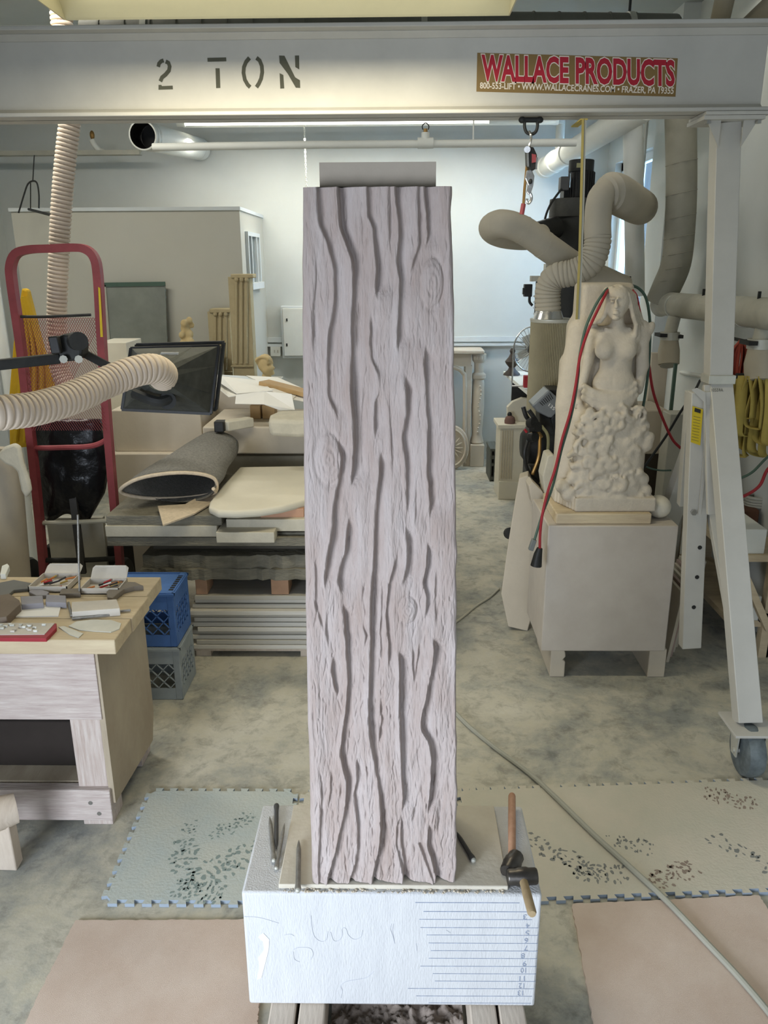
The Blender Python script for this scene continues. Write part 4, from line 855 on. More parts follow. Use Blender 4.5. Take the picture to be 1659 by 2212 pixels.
bxy(1061, 974, 1076, 1038, Yk+.05, .2).build('contents', m_black, cr_, False)
# fluted pedestal
fpd = thing('fluted_pedestal', 'small pale fluted stone pedestal left of the leaning slab', 'pedestal', at(1095, 1080, 5.0))
Yq = onz(1090, 1079, 0)[1]
bxy(1077, 1040, 1140, 1079, Yq, .3).build('base', m_marb, fpd, True, .004); bxy(1079, 922, 1139, 1040, Yq+.02, .26).build('shaft', m_marb, fpd)
bxy(1076, 918, 1142, 926, Yq, .3).build('cap', m_marb, fpd, True, .003)
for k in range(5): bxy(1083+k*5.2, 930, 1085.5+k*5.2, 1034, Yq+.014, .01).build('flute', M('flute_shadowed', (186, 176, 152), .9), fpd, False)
zc_ = at(1105, 918, Yq)[2]
cl = thing('clay_pot', 'small dusty brown clay bell with dark knob on the fluted pedestal', 'pot', at(1101, 918, Yq+.08))
c = at(1101, 918, Yq+.07); c[2] = zc_
MB().lathe([(.04, 0), (.042, .02), (.035, .045), (.015, .06), (0, .062)], c, 16).build('body', M('brown_clay', (110, 84, 76), .9), cl); MB().sph(c+V((-.004, 0, .068)), (.018, .016, .02), 8, 6).build('knob', m_black, cl)
b = sil([(1097, 911), (1096, 880), (1108, 868), (1128, 860), (1145, 862), (1150, 911)], Yq+.16, .06); tag(b.build('broken_disc', m_marb, None, False, .003), 'broken half round of pale stone behind the brown clay bell', 'stone')
# shelf and things on it
Ys = 6.2
sh = thing('wall_shelf', 'narrow white shelf with dark legs behind the filter canister', 'shelf', at(1120, 850, Ys))
zs = at(1100, 811, Ys)[2]
MB().prism([at(1087, 811, Ys+.25)*V((1, 1, 0))+V((0, 0, zs)), (at(1087, 811, Ys+.25)[0]+.55, Ys+.25, zs), (at(1087, 811, Ys+.25)[0]+.55, Ys-.9, zs), (at(1145, 852, Ys-.9)[0], Ys-.9, zs)], (0, 0, -.025)).build('board', m_white, sh, False)
bxy(1103, 826, 1165, 1000, Ys+.1, .03).build('side_panel', m_dark, sh, False)
fn = thing('turned_finial', 'dark turned wooden finial standing on the white shelf', 'finial', (at(1106, 810, Ys)[0], Ys+.05, zs))
c = V((at(1106, 810, Ys)[0], Ys+.02, zs)); k_ = .0033
MB().lathe([(20*k_, 0), (19*k_, 4*k_), (10*k_, 12*k_), (7*k_, 18*k_), (14*k_, 26*k_), (17*k_, 32*k_), (9*k_, 42*k_), (5*k_, 50*k_), (7*k_, 56*k_), (4*k_, 62*k_), (0, 63*k_)], c, 8).build('turning', M('dark_bronze', (66, 58, 52), .6, var=.2), fn)
fa = thing('desk_fan', 'round silver fan partly hidden behind the filter canister', 'fan', at(1135, 800, 5.6))
c = V(at(1150, 755, 5.6)); 
MB().tube([c+V((.13*math.cos(a), 0, .155*math.sin(a))) for a in np.linspace(0, 2*math.pi, 40, endpoint=False)], .005, 6, closed=True).build('guard_ring', m_steel, fa)
for k in range(30):
    a = k*math.pi/15; MB().tube([c+V((.02*math.cos(a), -.03, .02*math.sin(a))), c+V((.13*math.cos(a), 0, .155*math.sin(a)))], .0015, 4).build('guard_wire', m_steel, fa)
MB().cyl(c+V((0, -.045, 0)), c+V((0, .1, 0)), .035, 16).build('motor', m_dark, fa)
for k in range(4):
    a = k*math.pi/2+.5; MB().obox(c+V((.06*math.cos(a), .01, .06*math.sin(a))), (.045*math.cos(a), 0, .045*math.sin(a)), (-.028*math.sin(a), .01, .028*math.cos(a)), (0, .001, 0)).build('blade', m_galv, fa)
MB().tube([c+V((-.13, 0, 0)), c+V((-.13, 0, -.20)), V((c[0]-.13, c[1], zs+.006)), V((c[0]+.05, c[1], zs+.006))], .006, 6).build('stand', m_steel, fa)
bxy(1132, 812, 1146, 838, 5.45, .05).build('tin', m_redc, None, True, .004); tag(bpy.data.objects['tin'], 'small red tin on the white shelf beside the canister', 'tin')
co = thing('air_compressor', 'black and silver air compressor with hoses and gauges left of the mermaid carving', 'compressor', at(1180, 1010, 4.0))
Yo = 4.0
cc = at(1180, 960, Yo+.05)
MB().tube([cc+V((-.13, 0, 0)), cc+V((-.10, 0, 0)), cc+V((.1, 0, 0)), cc+V((.13, 0, 0))], [.06, .1, .1, .06], 20).build('tank', m_black, co)
cc2 = at(1185, 1000, Yo+.1); MB().box((cc2[0]-.11, Yo+.0, 0), (cc2[0]+.11, Yo+.25, cc2[2])).build('stand', m_black, co)
sil([(1150, 876), (1186, 842), (1214, 868), (1212, 880), (1192, 903), (1185, 902), (1160, 890)], Yo-.06, .14).build('motor_shroud', M('shroud_grey', (120, 124, 126), .35, .4), co, False, .006)
sil([(1186, 842), (1215, 842), (1216, 930), (1200, 950), (1190, 905), (1214, 868)], Yo-.02, .16).build('cylinder_head', m_black, co, False, .006)
sil([(1165, 888), (1192, 905), (1206, 950), (1170, 945)], Yo-.02, .14).build('motor_body', m_black, co, False, .01)
for k in range(7): p0_, p1_ = at(1166+k*3.6, 869-k*3.2, Yo-.0615), at(1173+k*3.6, 876-k*2.4, Yo-.0615); MB().bar(p0_, p1_, .003, .0035).build('vent_slot', m_black, co, False)
text_quad('tank_number', '135', [at(x, y, Yo-.061) for x, y in ((1184, 877), (1196, 887), (1200, 881), (1188, 871))], m_paper, co)
MB().tube(path([(1130, 879, Yo-.08), (1137, 900, Yo-.08), (1148, 912, Yo-.06)], 4), .011, 8).build('carry_handle', m_black, co)
MB().tube(path([(1142, 886, Yo-.1), (1155, 905, Yo-.1), (1162, 925, Yo-.08)], 4), .011, 8).build('carry_handle', m_black, co)
for (x, y, r) in ((1144, 914, .026), (1151, 923, .026), (1145, 945, .024)): c = at(x, y, Yo-.1); MB().cyl(c, c+V((.02, -.03, .008)), r, 14).build('gauge', m_black, co)
MB().tube([at(1133, 927, Yo-.1), at(1138, 934, Yo-.1)], .007, 6).build('red_valve', m_redc, co)
MB().tube(path([(1143, 940, Yo-.1), (1160, 932, Yo-.1), (1170, 945, Yo-.1)], 5), .009, 8).build('brass_fitting', m_brass, co)
MB().tube(path([(1166, 940, Yo-.1), (1164, 985, Yo-.14), (1150, 1025, Yo-.14)], 6), .009, 8).build('brown_hose', m_brass, co)
MB().tube(path([(1170, 920, Yo-.1), (1184, 945, Yo-.14), (1180, 1000, Yo-.14), (1168, 1045, Yo-.14)], 6), .008, 8).build('green_hose', M('olive_hose', (120, 116, 84), .6), co)
MB().tube(path([(1140, 950, Yo-.1), (1133, 980, Yo-.12), (1140, 1015, Yo-.1), (1160, 1040, Yo-.05)], 6), .009, 8).build('black_hose', m_black, co)
# ------------------------------------------------------------------ pedestal and the mermaid carving
YP = 3.14; zp1 = at(1320, 1136, YP)[2]; zp0 = at(1300, 1407, YP)[2]; xp0, xp1 = at(1177, 1270, YP)[0], at(1452, 1270, YP)[0]
tag(MB().box((xp0, YP, zp0), (xp1, YP+.40, zp1)).build('pedestal_block', m_lime, None, True, .005), 'big square grey stone block carrying the mermaid carving', 'stone block')
for (xa_, xb_, lab) in ((1190, 1222, 'left moulded stone foot block under the big square pedestal'), (1402, 1439, 'right plain stone foot block under the big square pedestal')):
    p, q = onz(xa_, 1470, 0), onz(xb_, 1470, 0); b = MB()
    if xa_ < 1300:
        pr_ = [(p[0], YP+.02, 0), (q[0]-.0, YP+.02, 0), (q[0], YP+.02, zp0*.55), (q[0]-.012, YP+.02, zp0*.62), (q[0]+.0, YP+.02, zp0*.72), (q[0]-.002, YP+.02, zp0*.86), (q[0]-.01, YP+.02, zp0), (p[0], YP+.02, zp0)]
        b.prism(pr_, (0, .34, 0))
    else: b.box((p[0], YP+.02, 0), (q[0], YP+.36, zp0))
    tag(b.build('foot_block', m_buff, None, True, .004), lab, 'stone block', 'foot blocks under the big square pedestal')
z0_ = zp1; zbd = z0_+.046
b = MB().box((at(1200, 1128, YP+.03)[0], YP+.02, z0_), (at(1405, 1128, YP+.03)[0], YP+.34, zbd)); tag(b.build('wooden_board', m_wood, None, True, .005), 'short thick wooden board between mermaid carving and pedestal', 'board')
b = MB().sph((at(1422, 1100, YP+.12)[0], YP+.12, z0_+.048), (.05, .06, .048), 20, 12); b.v = [(x, y, max(z, z0_)) for x, y, z in b.v]; tag(b.build('rounded_stone', m_marb, None), 'white rounded stone on the pedestal right of the mermaid carving', 'stone')
mm = thing('mermaid_carving', 'unfinished pale stone carving of a long-haired mermaid rising from foam', 'sculpture', (at(1318, 1100, 3.3)[0], 3.3, zbd))
YS = 3.27; pxm = .00188
sd = SDF((at(1190, 900, YS)[0], YP+.0, zbd-.01), (at(1425, 900, YS)[0], YP+.42, at(1320, 598, YS)[2]), .0036)
def c_(x, y, o=0): return at(x, y, YS+o)
def E(x, y, o, rx, ry, rz, k=.012, cut=False): sd.ell(c_(x, y, o), (rx*pxm, ry*pxm, rz*pxm*1.04), k, cut)
def K(x0, y0, o0, x1, y1, o1, r, r2=None, k=.01, cut=False): sd.cap(c_(x0, y0, o0), c_(x1, y1, o1), r*pxm, k, cut, None if r2 is None else r2*pxm)
def Bx(x0, y0, x1, y1, o0, o1, rd=.02, k=.02):
    a = at(x0, (y0+y1)/2, YS); b = at(x1, (y0+y1)/2, YS); t = at((x0+x1)/2, y0, YS)[2]; u_ = at((x0+x1)/2, y1, YS)[2]
    sd.box((a[0], YS+o0, u_), (b[0], YS+o1, t), rd, k)
# block behind
Bx(1264, 612, 1378, 720, .06, .24, .02); Bx(1234, 690, 1388, 1085, .05, .24, .045, .03); Bx(1216, 770, 1300, 1090, .03, .2, .045, .03)
K(1250, 712, .08, 1232, 850, .07, 22, 30, .03); K(1224, 880, .06, 1226, 1040, .04, 24, 26, .03); Bx(1234, 880, 1390, 1088, -.045, .2, .05, .03); Bx(1246, 900, 1382, 1088, -.062, .1, .04, .03)
# stone base with its slanting left end
sd.box((c_(1232, 1100)[0], YP+.045, zbd), (c_(1402, 1100)[0], YP+.33, zbd+.06), .008, .004)
a = c_(1198, 1070)
for t in np.linspace(0, 1, 8): sd.box((c_(1202+t*30, 1100)[0], YP+.045+(1-t)*.14, zbd), (c_(1240+t*30, 1100)[0], YP+.33, zbd+.06), .008, .004)
# head, face and hair
E(1334, 650, -.035, 25, 25, 33, .008); E(1331, 668, -.055, 18, 17, 22, .008); K(1335, 680, -.02, 1334, 708, -.02, 12, 14, .012)
K(1331, 649, -.086, 1331, 663, -.099, 2.8, 4.2, .004); E(1331, 677.5, -.086, 7, 4.5, 2.4, .003); E(1331, 673, -.087, 6, 4, 2, .003); E(1331, 675.4, -.098, 7.5, 3, .9, .002, True); E(1330, 687, -.078, 8, 7, 5, .006)
for s in (-1, 1): E(1331+s*8.5, 651, -.096, 6, 7, 4.2, .004, True); E(1331+s*8.5, 652, -.075, 4.8, 5, 3.0, .002); K(1331+s*3.5, 644.5, -.088, 1331+s*14, 644.5, -.078, 2.2, 1.8, .004)
E(1331, 635, -.055, 18, 14, 13, .008)
for s, xs in ((-1, ((1322, 622), (1313, 640), (1311, 662), (1306, 682), (1296, 694), (1284, 697))), (1, ((1342, 620), (1357, 636), (1363, 660), (1368, 684), (1374, 702), (1372, 724)))):
    for dx in (0, 4*s, 8*s, 12*s):
        for p, q in zip(xs[:-1], xs[1:]): K(p[0]+dx, p[1]+abs(dx)*.2, -.055+abs(dx)*.004, q[0]+dx*1.1, q[1]+abs(dx)*.3, -.05+abs(dx)*.004, 4.6, 4.8, .004)
for p in ((1380, 692, 9), (1390, 706, 11), (1402, 712, 10), (1396, 728, 9), (1378, 682, 7), (1408, 704, 7)): E(p[0], p[1], -.0, p[2], p[2], p[2]*1.2, .008)
# trunk
K(1290, 722, .0, 1380, 720, .0, 18, 18, .02); E(1334, 745, -.005, 44, 30, 38, .02); E(1330, 790, -.0, 34, 26, 36, .02); E(1326, 828, -.005, 46, 30, 32, .02)
E(1305, 757, -.048, 19, 15, 18, .016); E(1355, 758, -.044, 19, 15, 18, .016); E(1307, 746, -.036, 15, 12, 20, .02); E(1353, 746, -.034, 15, 12, 20, .02); K(1308, 710, -.038, 1330, 717, -.036, 3, 4, .008); K(1360, 710, -.036, 1338, 717, -.036, 3, 4, .008)
E(1320, 808, -.062, 2.4, 4, 3.4, .004, True); K(1326, 780, -.052, 1323, 830, -.062, 1.6, 1.6, .01, True)
# arms held down at her sides
K(1282, 722, .0, 1270, 780, .01, 14, 12, .008); K(1270, 780, .01, 1256, 835, -.005, 11, 9.5, .008); K(1386, 722, .0, 1388, 790, .01, 15, 13, .008); K(1388, 790, .01, 1378, 842, .0, 12, 11, .008)
# draped band at the hips
for (y0, r, o0) in ((0, 6, -.052), (13, 6.5, -.056), (25, 7.5, -.052)):
    pts = [(1262, 834), (1282, 846), (1310, 853), (1340, 850), (1362, 838), (1372, 828)]
    for p, q in zip(pts[:-1], pts[1:]): K(p[0], p[1]+y0, o0+.02*abs((p[0]-1316)/55.)**2, q[0], q[1]+y0, o0+.02*abs((q[0]-1316)/55.)**2, r, r, .006)
E(1315, 856, -.02, 50, 26, 18, .012)
# tail and foam
K(1318, 876, .012, 1318, 960, .02, 46, 44, .03); K(1250, 870, .01, 1250, 900, .01, 8, 12, .02); E(1316, 1050, -.025, 62, 30, 50, .03); E(1315, 990, -.01, 62, 34, 60, .03)
rn = random.Random(5)
for i in range(84):
    y = rn.uniform(888, 1078); x = rn.uniform(1240, 1386); r = rn.uniform(5, 11); o_b = -.068-.012*math.cos((x-1315)/75.*1.4)+.03*((x-1315)/75.)**4
    if rn.random() < .55:
        a0 = rn.uniform(0, 6.3); R__ = rn.uniform(9, 17)
        for t in range(5):
            q0, q1 = a0+t*.75, a0+(t+1)*.75; K(x+R__*math.cos(q0), y+R__*math.sin(q0), o_b, x+R__*math.cos(q1), y+R__*math.sin(q1), o_b+.010, r*.6, r*.55, .012)
    else: E(x, y, o_b+.013, r, r*.9, r*rn.uniform(.8, 1.5), .013)
for i in range(26):
    y = rn.uniform(892, 1080); x = rn.uniform(1245, 1385); r = rn.uniform(2.5, 5.5); E(x, y, -.088+.03*((x-1315)/75.)**4, r*.8, 5, r*rn.uniform(.8, 2), .006, True)
for p in ((1215, 1050, 16), (1228, 1066, 18), (1258, 1076, 20), (1290, 1080, 16), (1340, 1080, 17), (1372, 1074, 20), (1392, 1060, 16), (1388, 1035, 14), (1400, 945, 14), (1394, 960, 16), (1238, 1030, 15), (1392, 920, 12)):
    E(p[0], p[1], -.035, p[2], p[2]*.9, p[2], .01)
for i in range(26):      # dark fissures left in the block
    x, y = rn.choice((1244, 1247, 1378, 1383, 1240, rn.uniform(1250, 1375))), rn.uniform(850, 1075); o_f = -.02 if x < 1249 or x > 1376 else -.085
    for t in range(3): x2, y2 = x+rn.uniform(-4, 4), y+rn.uniform(4, 10); K(x, y, o_f, x2, y2, o_f, 1.9, 1.5, .003, True); K(x, y, o_f+.02, x2, y2, o_f+.02, 1.9, 1.5, .003, True); x, y = x2, y2
v_, f_ = sd.mesh()
nn = .0022*(fbm(v_[:, 0]*38+v_[:, 1]*20, v_[:, 2]*38, 4)-.5)
v_[:, 1] += nn; v_[:, 2] = np.maximum(v_[:, 2], zbd+.0005)
mesh_obj('figure', v_, f_, m_sculp, mm)
# cords looped over her head
def cord(name, mat, pts, label, off=-.1, r=.0055):
    o = tag(MB().tube(path([(x, y, YS+off+(q[0] if q else 0)) for x, y, *q in pts], 8), r, 8).build(name, mat, None), label, 'cord'); return o
t = thing('power_lead', 'red extension cord hanging down left of the mermaid carving to a black plug', 'cord', at(1240, 850, YS-.12))
MB().tube(path([(1345, 622, YS+.1), (1318, 624, YS-.02), (1306, 640, YS-.09), (1290, 672, YS-.1), (1270, 716, YS-.11), (1253, 770, YS-.12), (1244, 830, YS-.13), (1232, 890, YS-.14), (1214, 950, YS-.15), (1200, 1010, YS-.16), (1184, 1060, YS-.16), (1172, 1110, YS-.17), (1167, 1150, YS-.17), (1166, 1186, YS-.17)], 8), .0058, 8).build('cable', m_redc, t)
MB().tube([at(1166, 1184, YS-.17), at(1162, 1198, YS-.17), at(1158, 1222, YS-.17)], [.012, .018, .024], 12).build('plug', m_black, t)
t = thing('power_lead', 'grey green extension cord hanging beside the red cord left of the carving', 'cord', at(1235, 850, YS-.1))
MB().tube(path([(1345, 618, YS+.1), (1316, 622, YS-.02), (1300, 638, YS-.08), (1282, 668, YS-.09), (1264, 712, YS-.1), (1252, 770, YS-.11), (1249, 810, YS-.12), (1240, 870, YS-.13), (1228, 920, YS-.13), (1212, 975, YS-.14), (1194, 1050, YS-.14), (1172, 1110, YS-.15), (1155, 1165, YS-.16)], 8), .0055, 8).build('cable', m_grnc, t)
MB().bar(at(1154, 1165, YS-.16), at(1146, 1188, YS-.16), .022, .02).build('plug', M('grey_plug', (110, 114, 112), .5), t, True, .003)
cord('extension_lead', m_redc, [(1366, 628, .12), (1374, 640, .06), (1380, 668, .05), (1386, 690, .14)], 'short length of red cord over the right side of the mermaid hair', -.05, .007)
cord('extension_lead', m_redc, [(1396, 735, .3), (1402, 790, .3), (1412, 850, .3), (1432, 905, .3), (1452, 948, .3), (1470, 968, .3)], 'red cord curving down right of the mermaid carving toward the gantry post', 0, .0062)
cord('extension_lead', m_grnc, [(1352, 614, .12), (1378, 622, .2), (1396, 646, .22), (1404, 700, .22), (1402, 780, .22), (1394, 850, .22), (1384, 905, .22), (1380, 930, .22)], 'dark green cord hanging close along the right side of the mermaid carving', 0, .006)
cord('extension_lead', m_dark, [(1512, 822, .6), (1500, 845, .5), (1470, 890, .45), (1440, 940, .4), (1405, 990, .3), (1378, 1028, .28)], 'black cord slanting from the gantry post down to the carving', 0, .0062)
cord('extension_lead', m_grnc, [(1384, 1000, .3), (1400, 1010, .3), (1425, 1016, .3), (1450, 1016, .3)], 'thin teal cord lying level behind the carving at right', 0, .004)
# leaning stone slab left of the pedestal
fy = 3.62; bpt = [(1083, 1275), (1098, 1346), (1140, 1356)]
P = [(1122, 1025), (1141, 1019), (1152, 1046), (1152, 1120), (1145, 1230), (1147, 1330), (1140, 1356), (1098, 1346), (1083, 1275), (1096, 1180), (1112, 1080)]
W_ = []
for x, y in P:
    Yl = 3.62+.16*(1356-y)/337.; W_.append(at(x, y, Yl))
zmin = min(p[2] for p in W_); W_ = [p-V((0, 0, zmin)) for p in W_]
b = MB().prism(W_, (.018, .10, 0)); ls = thing('leaning_slab', 'long pale stone slab leaning upright left of the mermaid pedestal', 'stone slab', (W_[6][0], 3.62, 0))
b.build('slab', m_buff, ls, False, .004)
MB().cyl(at(1104, 1152, 3.8), at(1100, 1152, 3.84), .03, 16).build('dark_bung', m_dark, ls)
tag(sil([(1142, 1050), (1150, 1040), (1172, 1062), (1192, 1100), (1178, 1112), (1150, 1090)], 3.62, .1).build('wedge_stone', m_buff, None, False, .003), 'triangular pale stone offcut between leaning slab and pedestal', 'stone')
tag(sil([(1183, 985), (1195, 982), (1212, 1000), (1216, 1060), (1178, 1072), (1172, 1030)], 3.6, .12).build('rough_stone', m_slab, None, False, .006), 'rough grey stone lump behind the lower left of the mermaid carving', 'stone')

# ------------------------------------------------------------------ clutter along the right wall
def blk(name, x0, y0, x1, y1, Y, dep, mt, label, cat='stone block', bv=.004, ground=False, grp=None):
    b = bxy(x0, y0, x1, y1, Y, dep)
    if ground: b.v = [(x, y, (0 if z < min(q[2] for q in b.v)+1e-6 else z)) for x, y, z in b.v]
    return tag(b.build(name, mt, None, True, bv), label, cat, grp)
blk('stone_block', 1378, 886, 1440, 982, 4.2, .3, m_buff, 'square dusty stone block behind the right edge of the mermaid carving', bv=.008)
blk('dark_chest', 1372, 983, 1436, 1300, 4.2, .35, M('dark_brown', (62, 56, 48), .9), 'dark brown box under the square stone block behind the carving', 'box', ground=True)
blk('plywood_sheet', 1430, 895, 1480, 1250, 3.98, .12, m_duct, 'upright grey wooden panel with pale edge between carving and gantry post', 'panel', ground=True)
blk('pale_plank', 1402, 762, 1440, 886, 4.62, .03, m_buff, 'pale plank leaning upright under the left blast gate', 'plank', ground=True)
blk('green_pole', 1452, 786, 1458, 900, 4.3, .02, m_grnc, 'thin dark green pole right of the pale plank', 'pole', bv=0, ground=True)
tag(MB().tube([at(1448, 800, 5.6), at(1530, 815, 4.1), at(1560, 822, 3.8)], .012, 8).build('handrail', m_white, None), 'thin white rail on the right wall behind the gantry post', 'rail')
# low rack at right with boxes, and leaning sample tiles
Yr = 3.35
rk = thing('storage_rack', 'low dusty wooden rack against the right wall behind the gantry leg', 'rack', (1.62, 3.5, 0))
xr0, xr1 = at(1592, 1200, Yr)[0], XR-.02
zr1, zr2 = at(1620, 1200, Yr)[2], at(1620, 1345, Yr)[2]
MB().box((xr0, Yr, zr1-.03), (xr1, Yr+.9, zr1)).build('shelf', m_wood, rk); MB().box((xr0+.02, Yr+.02, zr2-.03), (xr1, Yr+.9, zr2)).build('shelf', m_wood, rk)
for (x_, y_) in ((xr0+.16, Yr+.0), (xr1-.05, Yr), (xr0+.02, Yr+.85), (xr1-.05, Yr+.85)): MB().box((x_, y_, 0), (x_+.045, y_+.045, zr1-.03)).build('post', m_wood, rk)
MB().bar((xr0+.02, Yr-.01, zr1-.05), (xr0+.18, Yr-.01, .15), .03, .04, up=(0, 1, 0)).build('brace', m_wood, rk)
def onshelf(name, x0, x1, y0, h, mt, label, z, dep=.2, bv=.004, cat='box', yo=0.02): 
    a, b = at(x0, y0, Yr+yo)[0], at(x1, y0, Yr+yo)[0]; return tag(MB().box((a, Yr+yo, z), (min(b, xr1), Yr+yo+dep, z+h)).build(name, mt, None, True, bv), label, cat)
onshelf('white_block', 1593, 1656, 1160, .115, m_white, 'white oblong block on the top shelf of the low rack', zr1, .3)
onshelf('rust_tin', 1600, 1650, 1090, .10, M('rust_brown', (96, 66, 50), .8, var=.3), 'rusty brown tin behind the white oblong block on the rack', zr1, .22, .01, 'tin', .36)
c = V((at(1645, 1060, Yr+.45)[0], Yr+.45, zr1+.1)); tag(MB().tube([c+V((.07*math.cos(a), .05*math.sin(a), .014*k)) for k in range(4) for a in np.linspace(0, 2*math.pi, 18)], .008, 6).build('rope_coil', m_duct, None), 'coil of pale cord on the rusty tin at the right edge', 'coil')
onshelf('small_jar', 1630, 1645, 1300, .12, m_white, 'white narrow jar on the lower shelf of the low rack', zr2, .06, .004, 'jar')
onshelf('grey_tool_box', 1604, 1626, 1300, .09, m_dark, 'small dark box on the lower shelf beside the white jar', zr2, .2)
onshelf('pipe_clamp', 1640, 1658, 1350, .05, m_dark, 'small dark clamp on the lower shelf front at the right edge', zr2, .05, .004, 'clamp', -.0)
for k in range(9):
    x = 1.24+k*.03; a = V((x, 3.20+.07*k, 0)); tl = MB().obox((x+.02, 3.42+.05*k, .17), (.007, 0, .0), (0, .12, 0), (.02, 0, .17))
    tag(tl.build('sample_tile', (m_buff, M('pinkish_tile', (170, 150, 140), .8), m_slab)[k % 3], None, True, .001), ('first', 'second', 'third', 'fourth', 'fifth', 'sixth', 'seventh', 'eighth', 'last')[k]+' from the left of the upright stone tiles behind the gantry leg', 'tile', 'thin stone tiles leaning behind the gantry leg')
# orange cable coil and yellow webbing loops on the wall
oc = thing('orange_cable_coil', 'coil of orange red cable hanging on the wall right of the gantry post', 'cable coil', at(1598, 780, 3.75))
rn = random.Random(2)
hk = at(1600, 735, 3.75)
for k in range(26):
    x0_, x1_ = rn.uniform(1576, 1594), rn.uniform(1602, 1618); yb_ = rn.uniform(820, 892); Yk_ = 3.72+rn.uniform(-.04, .05)
    MB().tube(path([(1600, 736+rn.uniform(-3, 4), Yk_), (x0_+4, 760, Yk_), (x0_, 800, Yk_), ((x0_+x1_)/2-6, yb_, Yk_), (x1_-6, 810, Yk_), (x1_, 765, Yk_), (1602, 736, Yk_)], 5), .0048, 6).build('cable_loop', m_orc, oc)
MB().cyl(hk+V((0, -.06, .0)), hk+V((0, .1, 0)), .008, 8).build('hook', m_dark, oc)
yl = thing('webbing_loops', 'broad yellow lifting webbing hanging in loops at the right edge', 'strap', at(1635, 900, 3.4))
def loop(xc, yt, yb, Y_, w, yaw):
    t_ = at(xc, yt, Y_); b_ = at(xc, yb, Y_); L_ = t_[2]-b_[2]; cw = V((math.cos(yaw), math.sin(yaw), 0)); cd_ = V((-math.sin(yaw), math.cos(yaw), 0))
    P = cr([t_+cd_*.0, t_-V((0, 0, L_*.5))-cd_*.025, t_-V((0, 0, L_*.92))-cd_*.03, b_, t_-V((0, 0, L_*.92))+cd_*.03, t_-V((0, 0, L_*.5))+cd_*.025, t_+cd_*.004], 6); vs = []
    for p in P: vs += [p-cw*w/2, p+cw*w/2]
    o = MB().add(vs, [(2*i, 2*i+1, 2*i+3, 2*i+2) for i in range(len(P)-1)]).build('webbing', m_ystr, yl); s = o.modifiers.new('s', 'SOLIDIFY'); s.thickness = .004
for a_ in ((1597, 812, 962, 3.56, .045, .5), (1612, 812, 985, 3.52, .05, .9), (1622, 812, 902, 3.46, .045, .6), (1632, 812, 975, 3.50, .045, .3), (1642, 812, 925, 3.44, .05, .8), (1654, 812, 985, 3.5, .05, .5), (1606, 812, 940, 3.48, .045, -.3), (1664, 812, 960, 3.44, .05, .2)): loop(*a_)
MB().cyl(at(1590, 812, 3.5), at(1685, 810, 3.5), .012, 8).build('hook_bar', m_dark, yl)
cord('red_air_line', m_redc, [(1700, 985, .1), (1660, 1012, .1), (1640, 1050, .1), (1606, 1072, .1), (1575, 1080, .1)], 'red air line curving in from the right edge behind the gantry leg', 0, .007)
cord('teal_air_line', m_grnc, [(1690, 960, .15), (1655, 990, .15), (1625, 1020, .15), (1596, 1035, .15)], 'thin teal line above the red air line at the right edge', 0, .006)
tag(bxy(1592, 985, 1614, 1052, 4.3, .1).build('dark_bottle_case', m_black, None, True, .01), 'tall black case standing behind the yellow webbing near the wall', 'case')

# ------------------------------------------------------------------ workbench at left
zb_ = .69; wb = thing('workbench', 'heavy dusty wooden workbench with plank top at left', 'workbench', (-1.5, 2.4, 0))
xe = onz(247, 1383, zb_)[0]; yf_ = onz(247, 1383, zb_)[1]; yb2 = onz(348, 1246, zb_)[1]; XLb = -2.15
ys = [yf_, onz(230, 1336, zb_)[1], onz(230, 1288, zb_)[1], yb2]
for k in range(3): MB().box((XLb, ys[k]+.0015, zb_-.048), (xe+(.0, .004, -.003)[k], ys[k+1]-.0015, zb_)).build('plank', m_wood, wb, True, .003)
zt2 = zb_-.048
ya = yf_+.035; xs_ = at(211, 1480, ya)[0]
MB().box((XLb, ya, at(100, 1555, ya)[2]), (xs_, ya+.035, zt2)).build('apron', m_woodx, wb, True, .002)
lx0, lx1 = at(163, 1630, ya+.02)[0], at(228, 1630, ya+.02)[0]
MB().box((lx0, ya+.012, .0), (lx1, ya+.11, at(100, 1556, ya)[2])).build('leg', m_woodz, wb, True, .003)
MB().box((lx0, yb2-.14, 0), (lx1, yb2-.04, zt2)).build('leg', m_woodx, wb, True, .003)
zr_1, zr_0 = at(150, 1703, ya)[2], at(150, 1768, ya)[2]
MB().box((XLb, ya-.01, zr_0), (lx1+.01, ya+.03, zr_1)).build('rail', m_woodx, wb, True, .003)
MB().box((XLb, yb2-.1, zr_0), (lx1+.01, yb2-.06, zr_1)).build('rail', m_woodx, wb, True, .003)
for (x, y) in ((195, 1735), (214, 1758)): c = at(x, y, ya-.012); MB().cyl(c, c+V((0, .006, 0)), .007, 12).build('bolt', m_steel, wb)
MB().prism([(lx1+.002, ya+.005, .09), (lx1+.002, ya+.005, zt2), (lx1+.002, yb2-.02, zt2), (lx1+.002, yb2-.02, .16), (lx1+.002, yb2-.06, .06)], (.018, 0, 0)).build('side_panel', m_woody, wb, False)
MB().box((XLb, ya+.04, zr_1-.02), (lx1, yb2-.03, zr_1)).build('lower_shelf', m_woody, wb)
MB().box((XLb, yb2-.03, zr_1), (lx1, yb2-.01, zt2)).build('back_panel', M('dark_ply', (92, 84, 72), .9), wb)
tag(MB().box((at(0, 1640, 2.3)[0]-.3, 2.28, zr_1), (lx0-.01, 2.5, zr_1+.17)).build('dark_box', M('dark_box_card', (50, 44, 40), .9), None, True, .006), 'dark box on the lower shelf of the workbench', 'box')
c = onz(105, 1580, zr_1+.25); bw_ = thing('plastic_basin', 'milky plastic basin on the dark box under the workbench', 'basin', (c[0], 2.39, zr_1+.17))
